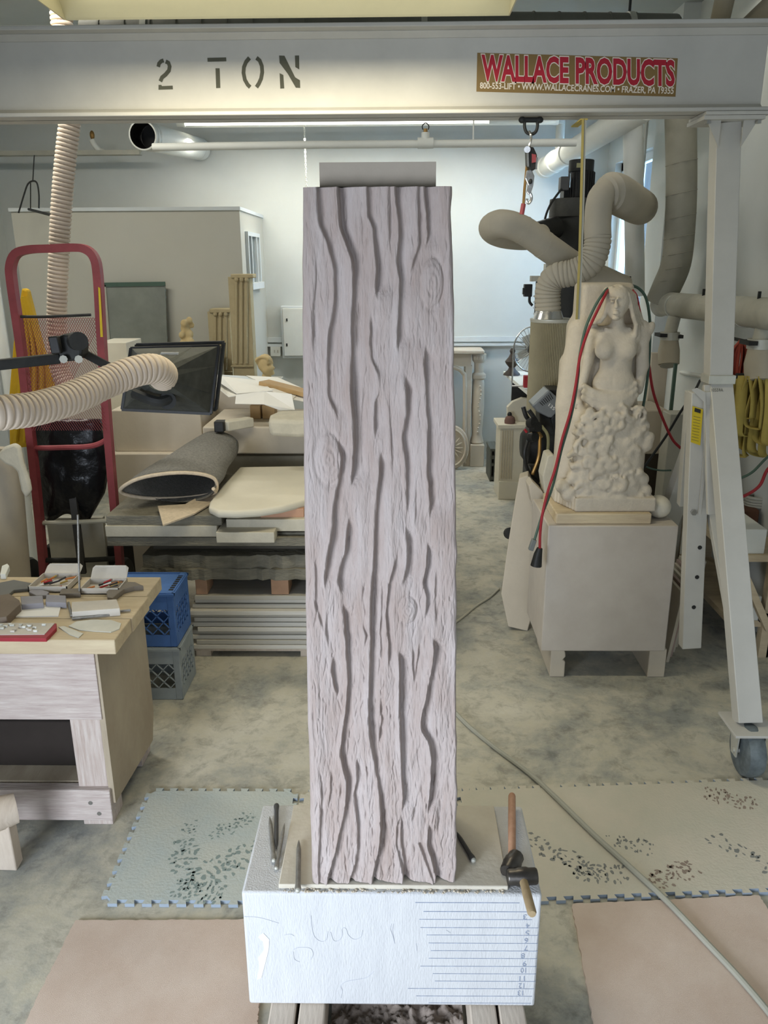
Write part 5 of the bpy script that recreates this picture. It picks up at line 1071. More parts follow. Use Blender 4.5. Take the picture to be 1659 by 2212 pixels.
MB().lathe([(.06, 0), (.085, .03), (.098, .09), (.101, .092), (.095, .09), (.08, .032), (.001, .008)], (at(105, 1565, 2.39)[0], 2.39, zr_1+.17), 24).build('basin', M('milky_plastic', (190, 196, 196), .4), bw_)
# bits lying on the bench
def flat(name, pts, h, mt, label, cat, z=zb_, bv=.002, grp=None, base=0., parent=None):
    P = [onz(x, y, z+base+h) for x, y in pts]; o = MB().prism(P, (0, 0, -h)).build(name, mt, parent, False, bv)
    return o if parent is not None else tag(o, label, cat, grp)
def tray(x0, x1, yb_, yf2, lid_y, label, mt, seed):
    t = thing('plastic_tray', label, 'box', onz((x0+x1)/2, yf2, zb_), 'open plastic boxes of pencils on the workbench')
    a, b = onz(x0, yf2, zb_), onz(x1, yf2, zb_); c0 = onz(x0+4, yb_, zb_); dy = c0[1]-a[1]; h = .022
    MB().box(a, (b[0], a[1]+dy, zb_+.003)).build('base', mt, t)
    MB().box((a[0], a[1], zb_), (b[0], a[1]+.003, zb_+h)).box((a[0], a[1]+dy-.003, zb_), (b[0], a[1]+dy, zb_+h)).box((a[0], a[1], zb_), (a[0]+.003, a[1]+dy, zb_+h)).box((b[0]-.003, a[1], zb_), (b[0], a[1]+dy, zb_+h)).build('rim', mt, t)
    lt = at((x0+x1)/2, lid_y, a[1]+dy+.02)[2]
    MB().prism([(a[0]+.003, a[1]+dy, zb_+h-.002), (b[0]-.003, a[1]+dy, zb_+h-.002), (b[0]-.003, a[1]+dy+.03, lt-.008), (b[0]-.012, a[1]+dy+.032, lt), (a[0]+.012, a[1]+dy+.032, lt), (a[0]+.003, a[1]+dy+.03, lt-.008)], (0, .003, .001)).build('lid', mt, t, False)
    r2 = random.Random(seed); cols = [M('pencil_orange', (196, 120, 60), .6), M('pencil_dark', (60, 58, 60), .6), M('chalk_white', (214, 212, 205), .8), M('pencil_red', (170, 50, 50), .6), M('pencil_ochre', (176, 150, 80), .6)]
    for k in range(12):
        cx = r2.uniform(a[0]+.025, b[0]-.025); cy = r2.uniform(a[1]+.015, a[1]+dy-.015); an_ = r2.uniform(.2, 1.2); L_ = r2.uniform(.015, .026); zz_ = zb_+.008+.003*(k % 3)
        MB().cyl((cx-L_*math.cos(an_), cy-L_*.5*math.sin(an_), zz_), (cx+L_*math.cos(an_), cy+L_*.5*math.sin(an_), zz_+.006), .0032, 6).build('pencil_stub', cols[k % 5], t)
m_tray = M('cloudy_plastic', (196, 190, 178), .5)
tray(62, 146, 1250, 1280, 1221, 'left open plastic box of coloured pencils on the workbench', m_tray, 1)
tray(174, 258, 1262, 1284, 1225, 'right open plastic box of pencil stubs on the workbench', m_tray, 2)
flat('curved_stone', [(232, 1290), (230, 1278), (244, 1264), (268, 1256), (292, 1257), (310, 1265), (290, 1266), (268, 1272), (252, 1284), (243, 1292)], .018, M('whetstone', (126, 118, 106), .9), 'curved dark grey whetstone near the back right corner of the workbench', 'whetstone')
rb = flat('blade_box', [(155, 1322), (155, 1300), (252, 1294), (259, 1314)], .026, m_tray, 'flat pale box with red striped front on the workbench', 'box')
p0_, p1_ = onz(160, 1323, zb_+.013), onz(256, 1316, zb_+.013)
MB().bar(p0_+V((0, -.002, 0)), p1_+V((0, -.002, 0)), .002, .014).build('red_stripe', m_redc, rb)
for i_, (a_, b_) in enumerate((((152, 1330), (282, 1318)), ((156, 1336), (236, 1328)), ((148, 1302), (155, 1330)))):
    p, q = onz(*a_, zb_+.006), onz(*b_, zb_+.006); tag(MB().cyl(p, q, .0042, 8).build('steel_file', m_tool, None), ('long thin file pointing right in front of the red striped box', 'short file with thick end in front of the red striped box', 'thin file along the left side of the red striped box')[i_], 'file')
flat('scraper', [(148, 1352), (165, 1342), (200, 1338), (240, 1339), (262, 1346), (258, 1358), (240, 1365), (205, 1363), (170, 1360)], .003, m_galv, 'broad kidney shaped steel scraper near the front right of the workbench', 'scraper', bv=.0005)
flat('small_scraper', [(126, 1354), (138, 1352), (180, 1368), (170, 1377), (150, 1370)], .003, m_galv, 'small narrow steel scraper beside the red tin', 'scraper', bv=.0005)
tn = flat('red_tin', [(-40, 1378), (-30, 1345), (122, 1346), (122, 1356), (100, 1379)], .012, M('tin_red', (150, 40, 50), .5), 'shallow red tin full of white bits at front left of the workbench', 'tin')
flat('tin_lining', [(-36, 1371), (-30, 1345), (118, 1346), (96, 1370)], .002, m_tray, '', '', base=.012, parent=tn, bv=0)
rn = random.Random(9)
for k in range(20):
    c = onz(rn.uniform(0, 108), rn.uniform(1349, 1364), zb_+.016); tag_o = MB().box(c-V((rn.uniform(.004, .009), .003, .003)), c+V((rn.uniform(.004, .009), .003, .004))).build('white_bit', (m_white, m_galv, m_tray)[k % 3], tn, True, .001)
flat('white_paper', [(22, 1332), (40, 1308), (132, 1306), (126, 1330)], .004, m_paper, 'sheet of white paper on the workbench behind the red tin', 'paper', bv=0)
for nm, pts, h, mt, lab, cat in (
    ('dark_rasp', [(-20, 1286), (-20, 1262), (30, 1252), (74, 1260), (70, 1270), (30, 1274), (8, 1292)], .012, M('slate_grey', (112, 112, 108), .8), 'dark grey flat stone at the left edge behind the brown block', 'stone'),
    ('brown_block', [(-30, 1338), (-30, 1290), (20, 1282), (42, 1296), (44, 1304), (14, 1332)], .03, M('brown_block', (120, 108, 94), .9), 'brown rounded block at the left edge of the workbench', 'block'),
    ('grey_block', [(46, 1306), (44, 1288), (92, 1286), (94, 1302)], .022, M('lilac_stone', (150, 148, 152), .9), 'small grey block left of centre on the workbench', 'stone'),
    ('grey_slip', [(98, 1300), (100, 1284), (142, 1286), (143, 1302)], .02, MT['lilac_stone'], 'grey slip stone beside the files on the workbench', 'stone'),
    ('lilac_slip', [(62, 1278), (75, 1268), (106, 1278), (100, 1286), (78, 1286)], .012, MT['lilac_stone'], 'lilac grey wedge stone before the left pencil box', 'stone'),
    ('grey_roll', [(128, 1283), (132, 1272), (172, 1270), (174, 1281)], .016, M('whetstone', (0, 0, 0)), 'short grey bar between the two pencil boxes', 'stone'),
    ('white_clamp', [(0, 1240), (4, 1222), (16, 1217), (20, 1222), (12, 1240)], .02, m_white, 'small white plastic piece at the far left back of the workbench', 'plastic piece')):
    flat(nm, pts, h, mt, lab, cat)
rd0 = onz(172, 1286, zb_+.001); tag(MB().cyl(rd0, at(168, 1112, rd0[1]+.03), .0035, 6).build('steel_rod', m_tool, None), 'thin upright steel rod standing on the workbench', 'rod')
# sawhorse end at the lower left corner
sw = thing('sawhorse', 'dusty timber sawhorse end poking in at the lower left corner', 'sawhorse', (-1.15, 1.85, 0))
p0_ = at(35, 1745, 2.0); MB().tube([p0_+V((-.6, -.45, -.0)), p0_+V((-.03, -.02, 0)), p0_+V((.0, .0, 0))], [.05, .05, .045], 16).build('rounded_rail', m_post, sw)
p1_ = onz(18, 1880, 0); MB().bar(p0_+V((-.03, -.03, -.02)), (p1_[0], p1_[1]+.02, .002), .055, .045, up=(0, 1, 0)).build('leg', m_post, sw, True, .004)
MB().bar(p0_+V((-.5, -.4, -.02)), (p0_[0]-.6, p1_[1]-.35, .002), .055, .045, up=(0, 1, 0)).build('leg', m_post, sw, True, .004)
# milk crates
def milk_crate(x1, y0, z0, mt, label):
    w_, d_, h_ = .30, .23, .242; x0 = x1-w_; t = thing('milk_crate', label, 'crate', (x0+w_/2, y0+d_/2, z0), 'stacked lattice milk crates behind the workbench')
    for s in ((x0, y0), (x1-.03, y0), (x0, y0+d_-.03), (x1-.03, y0+d_-.03)): MB().box((s[0], s[1], z0+.002), (s[0]+.03, s[1]+.03, z0+h_)).build('corner_post', mt, t, True, .004)
    for za, zc in ((z0+.002, z0+.055), (z0+h_-.075, z0+h_)):
        for q in (((x0, y0, za), (x1, y0+.006, zc)), ((x0, y0+d_-.006, za), (x1, y0+d_, zc)), ((x0, y0, za), (x0+.006, y0+d_, zc)), ((x1-.006, y0, za), (x1, y0+d_, zc))): MB().box((q[0][0]+.001, q[0][1]+.001, q[0][2]), (q[1][0]-.001, q[1][1]-.001, q[1][2])).build('band', mt, t)
    MB().box((x0+.01, y0+.01, z0+h_-.012), (x1-.01, y0+d_-.01, z0+h_-.006)).build('closed_base', mt, t)
    for k in range(9): MB().box((x1-.03, y0+.02+k*.022, z0+h_-.006), (x1-.012, y0+.033+k*.022, z0+h_-.0045)).build('drain_slot', m_dark, t)
    rimm = MB()
    for q in (((x0-.004, y0-.004), (x1+.004, y0+.010)), ((x0-.004, y0+d_-.010), (x1+.004, y0+d_+.004)), ((x0-.004, y0), (x0+.010, y0+d_)), ((x1-.010, y0), (x1+.004, y0+d_))): MB().box((q[0][0], q[0][1], z0+h_-.014), (q[1][0], q[1][1], z0+h_-.004)).build('rim_bar', mt, t)
    zl0, zl1 = z0+.055, z0+h_-.075; H_ = zl1-zl0; n = 6
    for side in range(4):
        for k in range(-3, n+1):
            for s in (1, -1):
                a, b = (k/n), (k/n)+H_/w_*.9*1.0
                if s < 0: a, b = b, a
                def cl(a, b):
                    za_, zb2_ = zl0, zl1
                    pts = []
                    lo_, hi_ = 0.08, .92; t0_, t1_ = 0, 1
                    for (lim, sg_) in ((lo_, 1), (hi_, -1)):
                        fa, fb = sg_*(a-lim), sg_*(b-lim)
                        if fa < 0 and fb < 0: return None
                        if fa < 0: t0_ = max(t0_, fa/(fa-fb))
                        if fb < 0: t1_ = min(t1_, fa/(fa-fb))
                    return (a+(b-a)*t0_, zl0+H_*t0_, a+(b-a)*t1_, zl0+H_*t1_) if t1_ > t0_+.05 else None
                r_ = cl(a, b)
                if not r_: continue
                P = lambda u_, z_: ((x0+u_*w_, y0+.003, z_), (x0+u_*w_, y0+d_-.003, z_), (x0+.003, y0+u_*d_, z_), (x1-.003, y0+u_*d_, z_))[side]
                rimm.bar(P(r_[0], r_[1]), P(r_[2], r_[3]), .004, .006, up=((0, 1, 0) if side < 2 else (1, 0, 0)))
    stuff(rimm.build('lattice', mt, t, False))
cx1 = onz(396, 1512, 0)[0]; cy0 = onz(396, 1512, 0)[1]
milk_crate(cx1, cy0, 0, m_greyc, 'lower grey lattice milk crate on the floor behind the workbench')
milk_crate(cx1-.005, cy0+.005, .243, m_bluec, 'upper blue lattice milk crate stacked behind the workbench')
tag(MB().box((cx1-.20, cy0-.1, 0), (cx1-.12, cy0-.03, .13)).build('wooden_offcut', m_post, None, True, .003), 'small pale timber offcut on the floor before the milk crates', 'timber')
# the stack of slabs behind the column
Yk = 3.32; zf_ = lambda y, Y=Yk: at(500, y, Y)[2]
xa_ = lambda x, y=1200, Y=Yk: at(x, y, Y)[0]
pt_ = thing('pallet', 'low timber pallet under the stack of thin stone sheets', 'pallet', (-.4, 3.7, 0))
zp_ = zf_(1405)
for k in range(5): MB().box((xa_(400), Yk+.03+k*.19, zp_-.018), (.15, Yk+.15+k*.19, zp_)).build('deck_board', m_post, pt_)
for x_ in (xa_(402), -.45, .07): MB().box((x_, Yk+.03, 0), (x_+.07, Yk+.9, zp_-.018)).build('skid', m_post, pt_)
zs0, zs1 = zp_, zf_(1288); n_ = 12; rn = random.Random(3)
msh = [M('sheet_pale', (216, 214, 206), .9, scale=2, st=(1, 6, 30), col2=(188, 182, 168)), M('sheet_grey', (186, 184, 176), .9, scale=2, st=(1, 6, 30), col2=(170, 164, 150))]
for k in range(n_):
    za, zc = zs0+(zs1-zs0)*k/n_, zs0+(zs1-zs0)*(k+1)/n_-.0015
    b = MB(); xs0 = xa_(402)+rn.uniform(-.02, .03)+.0*k; ff = Yk+rn.uniform(-.01, .03)
    b.box((xs0, ff, za+.0005), (.16+rn.uniform(-.03, .05), Yk+.92, zc)); tag(b.build('stone_sheet', msh[k % 2 if k % 5 else 0], None, True, .002), ('bottom', 'second lowest', 'third lowest', 'fourth lowest', 'fifth lowest', 'sixth lowest', 'sixth from the top', 'fifth from the top', 'fourth from the top', 'third from the top', 'second from the top', 'topmost')[k]+' thin pale stone sheet of the low stack on the pallet', 'stone sheet', 'thin stone sheets stacked on the pallet')
zw = zs1
for (x0_, x1_, lab) in ((584, 622, 'small wooden block holding up the dark slabs left of the column'), (420, 445, 'small wooden block at the left end under the dark slabs')):
    tag(MB().box((xa_(x0_, 1270), Yk+.02, zw), (xa_(x1_, 1270), Yk+.14, zf_(1253))).build('wooden_spacer', M('raw_wood', (176, 140, 112), .8, st=(1, 8, 1), var=.15), None, True, .002), lab, 'timber')
def slabo(x0, x1, y0, y1, Y, dep, mt, label, jag=0, bv=.003):
    za, zc = at((x0+x1)/2, y1, Y)[2], at((x0+x1)/2, y0, Y)[2]; a_, b_ = at(x0, y0, Y)[0], at(x1, y0, Y)[0]
    b = MB()
    if jag:
        n = 40; top = []; 
        P = [(a_+(b_-a_)*i/n, Y+random.uniform(-jag, jag), za) for i in range(n+1)]+[(b_, Y+dep, za), (a_+random.uniform(0, .02), Y+dep, za)]
        b.prism(P, (0, 0, zc-za))
    else: b.box((a_, Y, za), (b_, Y+dep, zc))
    return tag(b.build('stone_slab', mt, None, not jag, bv), label, 'stone slab')
zc_prev = zf_(1253)
slabo(303, 860, 1229, 1253, Yk, .85, m_dslab, 'lowest dark rough slab in the stack left of the column', .012)
slabo(306, 860, 1200, 1228, Yk+.01, .82, m_dslab, 'second dark rough slab from below in the stack left of the column', .012)
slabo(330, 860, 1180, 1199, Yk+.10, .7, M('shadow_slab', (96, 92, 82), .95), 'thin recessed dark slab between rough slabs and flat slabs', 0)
slabo(230, 660, 1161, 1180, Yk-.02, .8, m_dslab, 'narrow dark slab under the two flat slabs at left', 0)
slabo(226, 468, 1136, 1160, Yk-.03, .75, m_slab, 'flat grey slab second from the top under the rolled carpet', 0)
slabo(228, 478, 1114, 1135, Yk-.02, .72, m_dslab, 'top brown flat slab on which the rolled carpet lies', 0)
slabo(466, 592, 1150, 1173, Yk-.08, .3, m_slab, 'short thick pale slab jutting forward right of the flat slabs', 0)
slabo(594, 860, 1150, 1178, Yk+.02, .5, m_dslab, 'brown slab hidden mostly by the bark column', 0)
slabo(488, 860, 1122, 1148, Yk-.01, .7, m_slab, 'dusty slab under the cream marble slab by the column', 0)
tag(MB().box((xa_(560, 1105), Yk+.02, at(600, 1121, Yk)[2]), (xa_(655, 1105), Yk+.14, at(600, 1102, Yk)[2])).build('brick', M('pink_brick', (186, 146, 120), .9), None, True, .003), 'pinkish brick under the cream marble slab by the column', 'brick')
# cream marble slab, rounded front
zm = at(560, 1104, Yk)[2]; h_ = .035
Pm = [onz(x, y, zm+h_) for x, y in ((450, 1094), (453, 1082), (480, 1048), (517, 1008), (760, 1004), (760, 1020), (710, 1058), (660, 1080), (610, 1093), (560, 1101), (510, 1104), (468, 1103))]
o = tag(MB().prism(Pm, (0, 0, -h_)).build('marble_slab', m_marb, None, True, .014), 'cream marble slab with curved front edge left of the column', 'marble slab'); o.modifiers[0].segments = 4
# rolled carpet underlay
rc = thing('rolled_carpet', 'roll of grey carpet with open pale edge on the slab stack', 'carpet roll', at(400, 1060, 3.6))
ztop = zf_(1114); a = onz(300, 1090, ztop); 
d0, d1 = at(372, 1082, 3.42), at(470, 985, 4.05); ax = nrm(d1-d0); up_ = V((0, 0, 1)); sdv = nrm(np.cross(ax, up_)); upn = np.cross(sdv, ax)
n = 44; vs = []; fs = []; vs2 = []
L_ = np.linalg.norm(d1-d0); rw, rh = .20, .085
tt = np.linspace(-.62*math.pi, 1.50*math.pi, n)
rows = 14
for j in range(rows):
    f_j = j/(rows-1.); c = d0+(d1-d0)*f_j
    for i_, a in enumerate(tt):
        ww = (rw*(1-.42*f_j))*(1+.03*math.sin(5*a+j)); hh = rh*(1-.1*f_j)
        x_ = ww*math.sin(a)*-1; z_c = hh*math.cos(a)+hh*.95
        if a < -.2*math.pi-.9: x_ += .0
        edge = (-.07*math.sin(a*1.3)-.05*math.cos(a)) if j == 0 else 0
        p = c+sdv*x_+V((0, 0, 1))*(z_c-.0)+ax*edge; zmn = ztop+.006; p[2] = max(p[2]-.02, zmn); vs.append(p)
fs = [(j*n+i, j*n+i+1, (j+1)*n+i+1, (j+1)*n+i) for j in range(rows-1) for i in range(n-1)]
o = MB().add(vs, fs).build('carpet', m_cloth, rc); s = o.modifiers.new('s', 'SOLIDIFY'); s.thickness = .008; s.offset = 0
MB().tube([vs[i]-ax*.006 for i in range(n)], .008, 8).build('pale_edge', M('pale_backing', (200, 184, 160), .9, scale=60, var=.15), rc)
# flap at the mouth
fl_ = [onz(x, y, ztop+z) for x, y, z in ((341, 1096, .03), (400, 1092, .022), (470, 1052, .03), (470, 1082, .014), (420, 1112, .012), (352, 1137, .012))]
o = MB().add(fl_, [(0, 1, 4, 5), (1, 2, 3, 4)]).build('flap', MT['pale_backing'], rc, False); s = o.modifiers.new('s', 'SOLIDIFY'); s.thickness = .007
tag(MB().bar(at(292, 1056, 3.70), at(332, 1015, 4.1), .07, .025).build('pale_board', m_post, None), 'pale board end sticking out left of the rolled carpet', 'board')
# big pale blocks behind
blk('pale_block', 244, 886, 436, 976, 4.35, .5, m_buff, 'large pale stone block behind the red hand truck, upper one', bv=.006)
blk('pale_block', 246, 980, 436, 1085, 4.30, .5, m_buff, 'large pale stone block under the upper one left of the rolled carpet', bv=.006, ground=True)
blk('pale_block', 439, 922, 700, 981, 4.15, .55, m_buff, 'long pale stone block carrying the paper pile left of the column', bv=.008)
blk('pale_block', 441, 985, 700, 1090, 4.35, .4, m_slab, 'shadowed stone block beneath the long pale block left of the column', bv=.006, ground=True)
blk('pale_block', 448, 838, 560, 905, 4.73, .4, m_buff, 'stone block with hanging papers on top left of the column', bv=.006)
zt_ = at(500, 922, 4.15)[2]
Ysx = onz(520, 918, zt_)[1]
hs = thing('hand_block', 'small grey block with black end lying on the long pale block', 'tool', onz(508, 915, zt_))
p, q = onz(486, 920, zt_+.03), onz(542, 911, zt_+.03); MB().bar(p, q, .06, .05).build('grey_bar', m_slab, hs, True, .006); MB().bar(p-V((.05, 0, 0)), p, .065, .055).build('black_end', m_black, hs, True, .005)
for i_, (x0_, x1_) in enumerate(((541, 563), (567, 594))):
    pp = onz(x0_, 905, zt_); qq = onz(x1_, 905, zt_); tag(MB().box((pp[0], pp[1], zt_), (qq[0], pp[1]+.1, zt_+.075)).build('wooden_cube', M('honey_wood', (178, 148, 104), .7, var=.15), None, True, .003), ('left honey coloured wooden block below the papers', 'right honey coloured wooden block below the papers')[i_], 'block')
pp = [onz(x, y, zt_+.09) for x, y in ((580, 905), (582, 895), (600, 887), (700, 885), (700, 905), (640, 908))]
tag(MB().prism(pp, (0, 0, -.088)).build('rounded_block', m_slab, None, True, .02), 'rounded grey stone block beside the column below the papers', 'stone')
pa = thing('paper_pile', 'untidy pile of large white papers hanging over the stone blocks', 'papers', at(560, 850, 4.5))
def sheet(pts, nm='paper', mt=m_paper):
    P = [at(x, y, Y_) for x, y, Y_ in pts]; k = len(P)
    o = MB().add(P, [tuple(range(k))]).build(nm, mt, pa, False); s = o.modifiers.new('s', 'SOLIDIFY'); s.thickness = .003
sheet([(466, 834, 4.3), (494, 857, 4.2), (560, 848, 4.25), (512, 818, 4.6), (468, 810, 4.6)]); sheet([(466, 820, 4.35), (512, 850, 4.22), (590, 843, 4.25), (560, 822, 4.6), (478, 812, 4.6)])
sheet([(466, 809, 4.75), (520, 817, 4.7), (562, 826, 4.6), (530, 812, 4.85)], mt=m_trim); sheet([(510, 853, 4.2), (572, 846, 4.25), (630, 852, 4.2), (637, 886, 4.15), (606, 887, 4.15), (570, 874, 4.15), (508, 873, 4.16)])
sheet([(560, 830, 4.5), (600, 836, 4.4), (640, 856, 4.3), (632, 862, 4.25), (575, 846, 4.3)]); sheet([(532, 812, 4.8), (600, 816, 4.7), (655, 840, 4.5), (655, 850, 4.45), (570, 830, 4.6)]); sheet([(600, 836, 4.4), (655, 858, 4.3), (655, 868, 4.25), (634, 864, 4.25)])
b = MB().bar(at(570, 826, 4.45), at(672, 852, 4.3), .09, .022, up=(0, 0, 1)).build('yellow_edged_board', MT['honey_wood'], pa)
# far left things on the ledge against the partition
def pilaster(x0, x1, y0, y1, Y_, label):
    t = thing('carved_pilaster', label, 'carving', at((x0+x1)/2, y1, Y_), 'carved pilasters standing against the inner wall')
    w_ = x1-x0; m_p = M('tan_stone', (172, 158, 124), .95, var=.08, scale=12)
    bxy(x0, y0+6, x1, y1, Y_, .12).build('shaft', m_p, t, True, .004); bxy(x0-1, y0, x1+1, y0+9, Y_-.015, .15).build('cap', m_p, t, True, .006); bxy(x0-1, y1-(y1-y0)*.17, x1+1, y1-(y1-y0)*.155, Y_-.015, .15).build('moulding', m_p, t, True, .004)
    for k in range(3):
        x = x0+w_*(.26+.24*k); MB().cyl(at(x, y0+14, Y_-.004), at(x+(y1-y0)*.0, y1-(y1-y0)*.19, Y_-.004), .012, 8).build('reed', m_p, t)
        MB().sph(at(x, y0+12, Y_-.01), .018, 8, 6).build('bud', m_p, t)
    z0q = at((x0+x1)/2, y1, Y_)[2]; MB().box((at(x0-2, y1, Y_)[0], Y_-.01, 0), (at(x1+2, y1, Y_)[0], Y_+.14, z0q)).build('support', m_p, t)
pilaster(453, 500, 667, 830, 6.05, 'shorter tan carved pilaster leaning at the inner wall'); pilaster(499, 545, 592, 830, 5.9, 'taller tan carved pilaster at the corner of the inner wall')
mi = thing('dark_mirror', 'dark glossy framed mirror leaning on the inner wall at left', 'panel', at(292, 1034, 6.17))
sil([(226, 614), (356, 612), (373, 1052), (247, 1052)], 6.17, .02).build('glass', M('dark_glass', (132, 136, 128), .25, spec=.6, var=.2, scale=3), mi, False)
MB().bar(at(226, 615, 6.165), at(357, 613, 6.165), .012, .03).build('top_edge', m_grnc, mi); MB().bar(at(226, 615, 6.165), at(240, 800, 6.165), .012, .02, up=(1, 0, 0)).build('side_edge', m_duct, mi)
sd2 = SDF(at(380, 760, 5.7)-V((0, .1, 0)), at(430, 676, 5.7)+V((0, .25, 0)), .007); pm2 = .0032
def q2(x, y, o=0): return at(x, y, 5.78+o)
sd2.box(q2(389, 756, -.05), q2(419, 744, .12), .01, .02)
for (x, y, o, r) in ((401, 735, 0, 11), (409, 722, 0, 9), (400, 710, 0, 10), (398, 699, -.02, 8), (409, 692, 0, 7), (414, 702, .02, 6), (393, 724, -.03, 7), (395, 745, -.03, 9), (412, 740, -.02, 9)): sd2.ell(q2(x, y, o), (r*pm2, r*pm2*.9, r*pm2*1.15), .012)
v2_, f2_ = sd2.mesh(); fg = mesh_obj('small_figure', v2_, f2_, M('tan_stone2', (196, 174, 128), .9), None); tag(fg, 'small tan crouching stone figure before the inner wall', 'sculpture')
blk('figure_ledge', 370, 757, 470, 900, 5.7, .25, m_part, 'pale block ledge under the small tan figure', 'stone block', ground=True)
# bust head
sd3 = SDF(at(545, 826, 5.3)-V((0, .1, 0)), at(605, 755, 5.3)+V((0, .2, 0)), .0055); pm3 = .0029
def q3(x, y, o=0): return at(x, y, 5.35+o)
def E3(x, y, o, rx, ry, rz, k=.01, cut=False): sd3.ell(q3(x, y, o), (rx*pm3, ry*pm3, rz*pm3), k, cut)
E3(573, 785, 0, 18, 19, 21); E3(578, 797, -.02, 14, 14, 15); E3(590, 795, -.02, 4, 4, 4, .006); E3(586, 806, -.02, 8, 8, 5); E3(582, 789, -.045, 4, 5, 3, .006, True); E3(590, 788, -.03, 3, 4, 2.5, .005, True); E3(576, 815, 0, 11, 11, 14)
for k in range(9): a = k*.38-1.6; sd3.cap(q3(573+15*math.sin(a), 786-19*math.cos(a), -.01), q3(566+13*math.sin(a), 778-6*math.cos(a), -.045), .009, .005)
v3_, f3_ = sd3.mesh(); bh = mesh_obj('portrait_bust', v3_, f3_, MT['tan_stone2'], None); tag(bh, 'small tan carved head with wavy hair turned right behind the papers', 'sculpture')
blk('head_stand', 548, 824, 604, 960, 5.25, .25, m_part, 'pale block under the carved head', 'stone block', ground=True)
ep = thing('electrical_panel', 'white electrical panel on the far wall left of the column', 'panel', at(640, 770, YB-.05))
bxy(608, 661, 700, 774, YB-.07, .07).build('box', m_trim, ep, True, .006); bxy(612, 666, 700, 769, YB-.085, .015).build('door', m_white, ep, True, .004); bxy(618, 688, 621, 694, YB-.09, .005).build('latch', m_dark, ep); bxy(618, 742, 621, 748, YB-.09, .005).build('latch', m_dark, ep)
ou = thing('wall_outlet', 'white wall outlet box left of the electrical panel', 'outlet', at(595, 765, YB-.04)); bxy(584, 748, 606, 770, YB-.05, .05).build('box', m_white, ou, True, .004)
for x in (592, 599): bxy(x, 756, x+2, 762, YB-.053, .003).build('socket', m_duct, ou)
# thin hanging chain from the ceiling left of the column
ch = MB(); c0 = at(657, 268, 6.6); c1 = at(662, 402, 6.6)
for k in range(30): p = c0+(c1-c0)*k/29.; ch.tube([p+V((.006*math.cos(a)*(k % 2), .006*math.cos(a)*(1-k % 2), .014*math.sin(a))) for a in np.linspace(0, 2*math.pi, 8, endpoint=False)], .002, 4, closed=True)
ch.cyl(c0, (c0[0], c0[1], ZC), .002, 4); tag(stuff(ch.build('pull_chain', m_galv, None)), 'thin pull chain hanging in front of the far wall left of the column', 'chain')
# wire frame hung at upper left
wr = thing('wire_hanger', 'wire loop hanging in front of the left end of the inner wall', 'wire', at(70, 400, 6.0))
MB().tube(path([(40, 460, 6.0), (52, 420, 6.0), (60, 398, 6.0), (71, 391, 6.0), (80, 396, 6.0), (84, 420, 6.0), (84, 450, 6.0)], 5), .006, 6).build('wire_loop', m_dark, wr)
MB().cyl(at(74, 335, 6.0), at(71, 391, 6.0), .004, 5).build('suspension_wire', m_dark, wr); MB().cyl(at(66, 395, 6.0), at(66, 455, 6.0), .004, 5).build('suspension_wire', m_dark, wr); MB().cyl(at(62, 452, 5.95), at(112, 465, 5.2), .009, 6).build('rod', m_dark, wr)
# ------------------------------------------------------------------ hand truck, hood and hoses at left
ht = thing('hand_truck', 'tall red steel hand truck standing behind the workbench', 'hand truck', (-1.42, 3.75, 0))
def yt(y): return 3.62+.22*(y-540)/750.
Pf = [(100, 1290), (86, 1130), (74, 1010), (60, 880), (47, 760), (36, 680), (26, 610), (24, 575), (36, 548), (65, 539), (110, 537), (155, 535), (184, 538), (204, 556), (212, 595), (218, 700), (226, 830), (236, 960), (247, 1090), (258, 1200), (264, 1290)]
PP = cr([at(x, y, yt(y)) for x, y in Pf], 4)
b = MB(); W_ = .036; vs = []; N_ = len(PP)
for i_ in range(N_):
    t = nrm(PP[min(i_+1, N_-1)]-PP[max(i_-1, 0)]); nY = V((0, 1, 0)); s_ = nrm(np.cross(t, nY)); dd_ = np.cross(s_, t)
    for (u_, v2) in ((-1, -1), (1, -1), (1, 1), (-1, 1)): vs.append(PP[i_]+s_*u_*.017+dd_*v2*.021)
fs = [(i_*4+k, i_*4+(k+1) % 4, i_*4+4+(k+1) % 4, i_*4+4+k) for i_ in range(N_-1) for k in range(4)]
b.add(vs, fs); b.build('frame', m_red, ht)
def hl(pts, r, nm, mt): MB().tube(path([(x, y, yt(y)) for x, y in pts], 6), r, 8).build(nm, mt, ht)
hl([(40, 684), (100, 684), (196, 680)], .0065, 'cross_rod', m_dark); hl([(70, 968), (130, 967), (200, 963), (240, 945)], .013, 'cross_bar', m_red); hl([(84, 1130), (160, 1128), (250, 1124)], .012, 'cross_bar', m_duct); hl([(96, 1210), (180, 1210), (258, 1206)], .014, 'axle', m_dark)
bxy(157, 1040, 172, 1240, 3.8, .02).build('centre_strut', MT['dull_steel'], ht, False)
for x in (62, 268):
    c = at(x, 1262, 3.98); c[2] = .125; MB().lathe([(.04, -.02), (.085, -.028), (.115, -.025), (.125, -.01), (.125, .01), (.115, .025), (.085, .028), (.04, .02)], c, 24, (1, 0, 0)).build('wheel', m_black, ht)
ax0, ax1 = at(100, 1290, 3.85), at(264, 1290, 3.85); MB().box((ax0[0]-.02, 3.6, .0), (ax1[0]+.02, 3.86, .012)).build('toe_plate', m_dark, ht)
sil([(212, 620), (216, 622), (222, 728), (217, 728)], yt(620)-.026, .003).build('yellow_label', M('yellow_label', (205, 180, 40)), ht, False)
nb_ = MB()
lw = lambda v: 46+v*24; rw_ = lambda v: 206+v*22
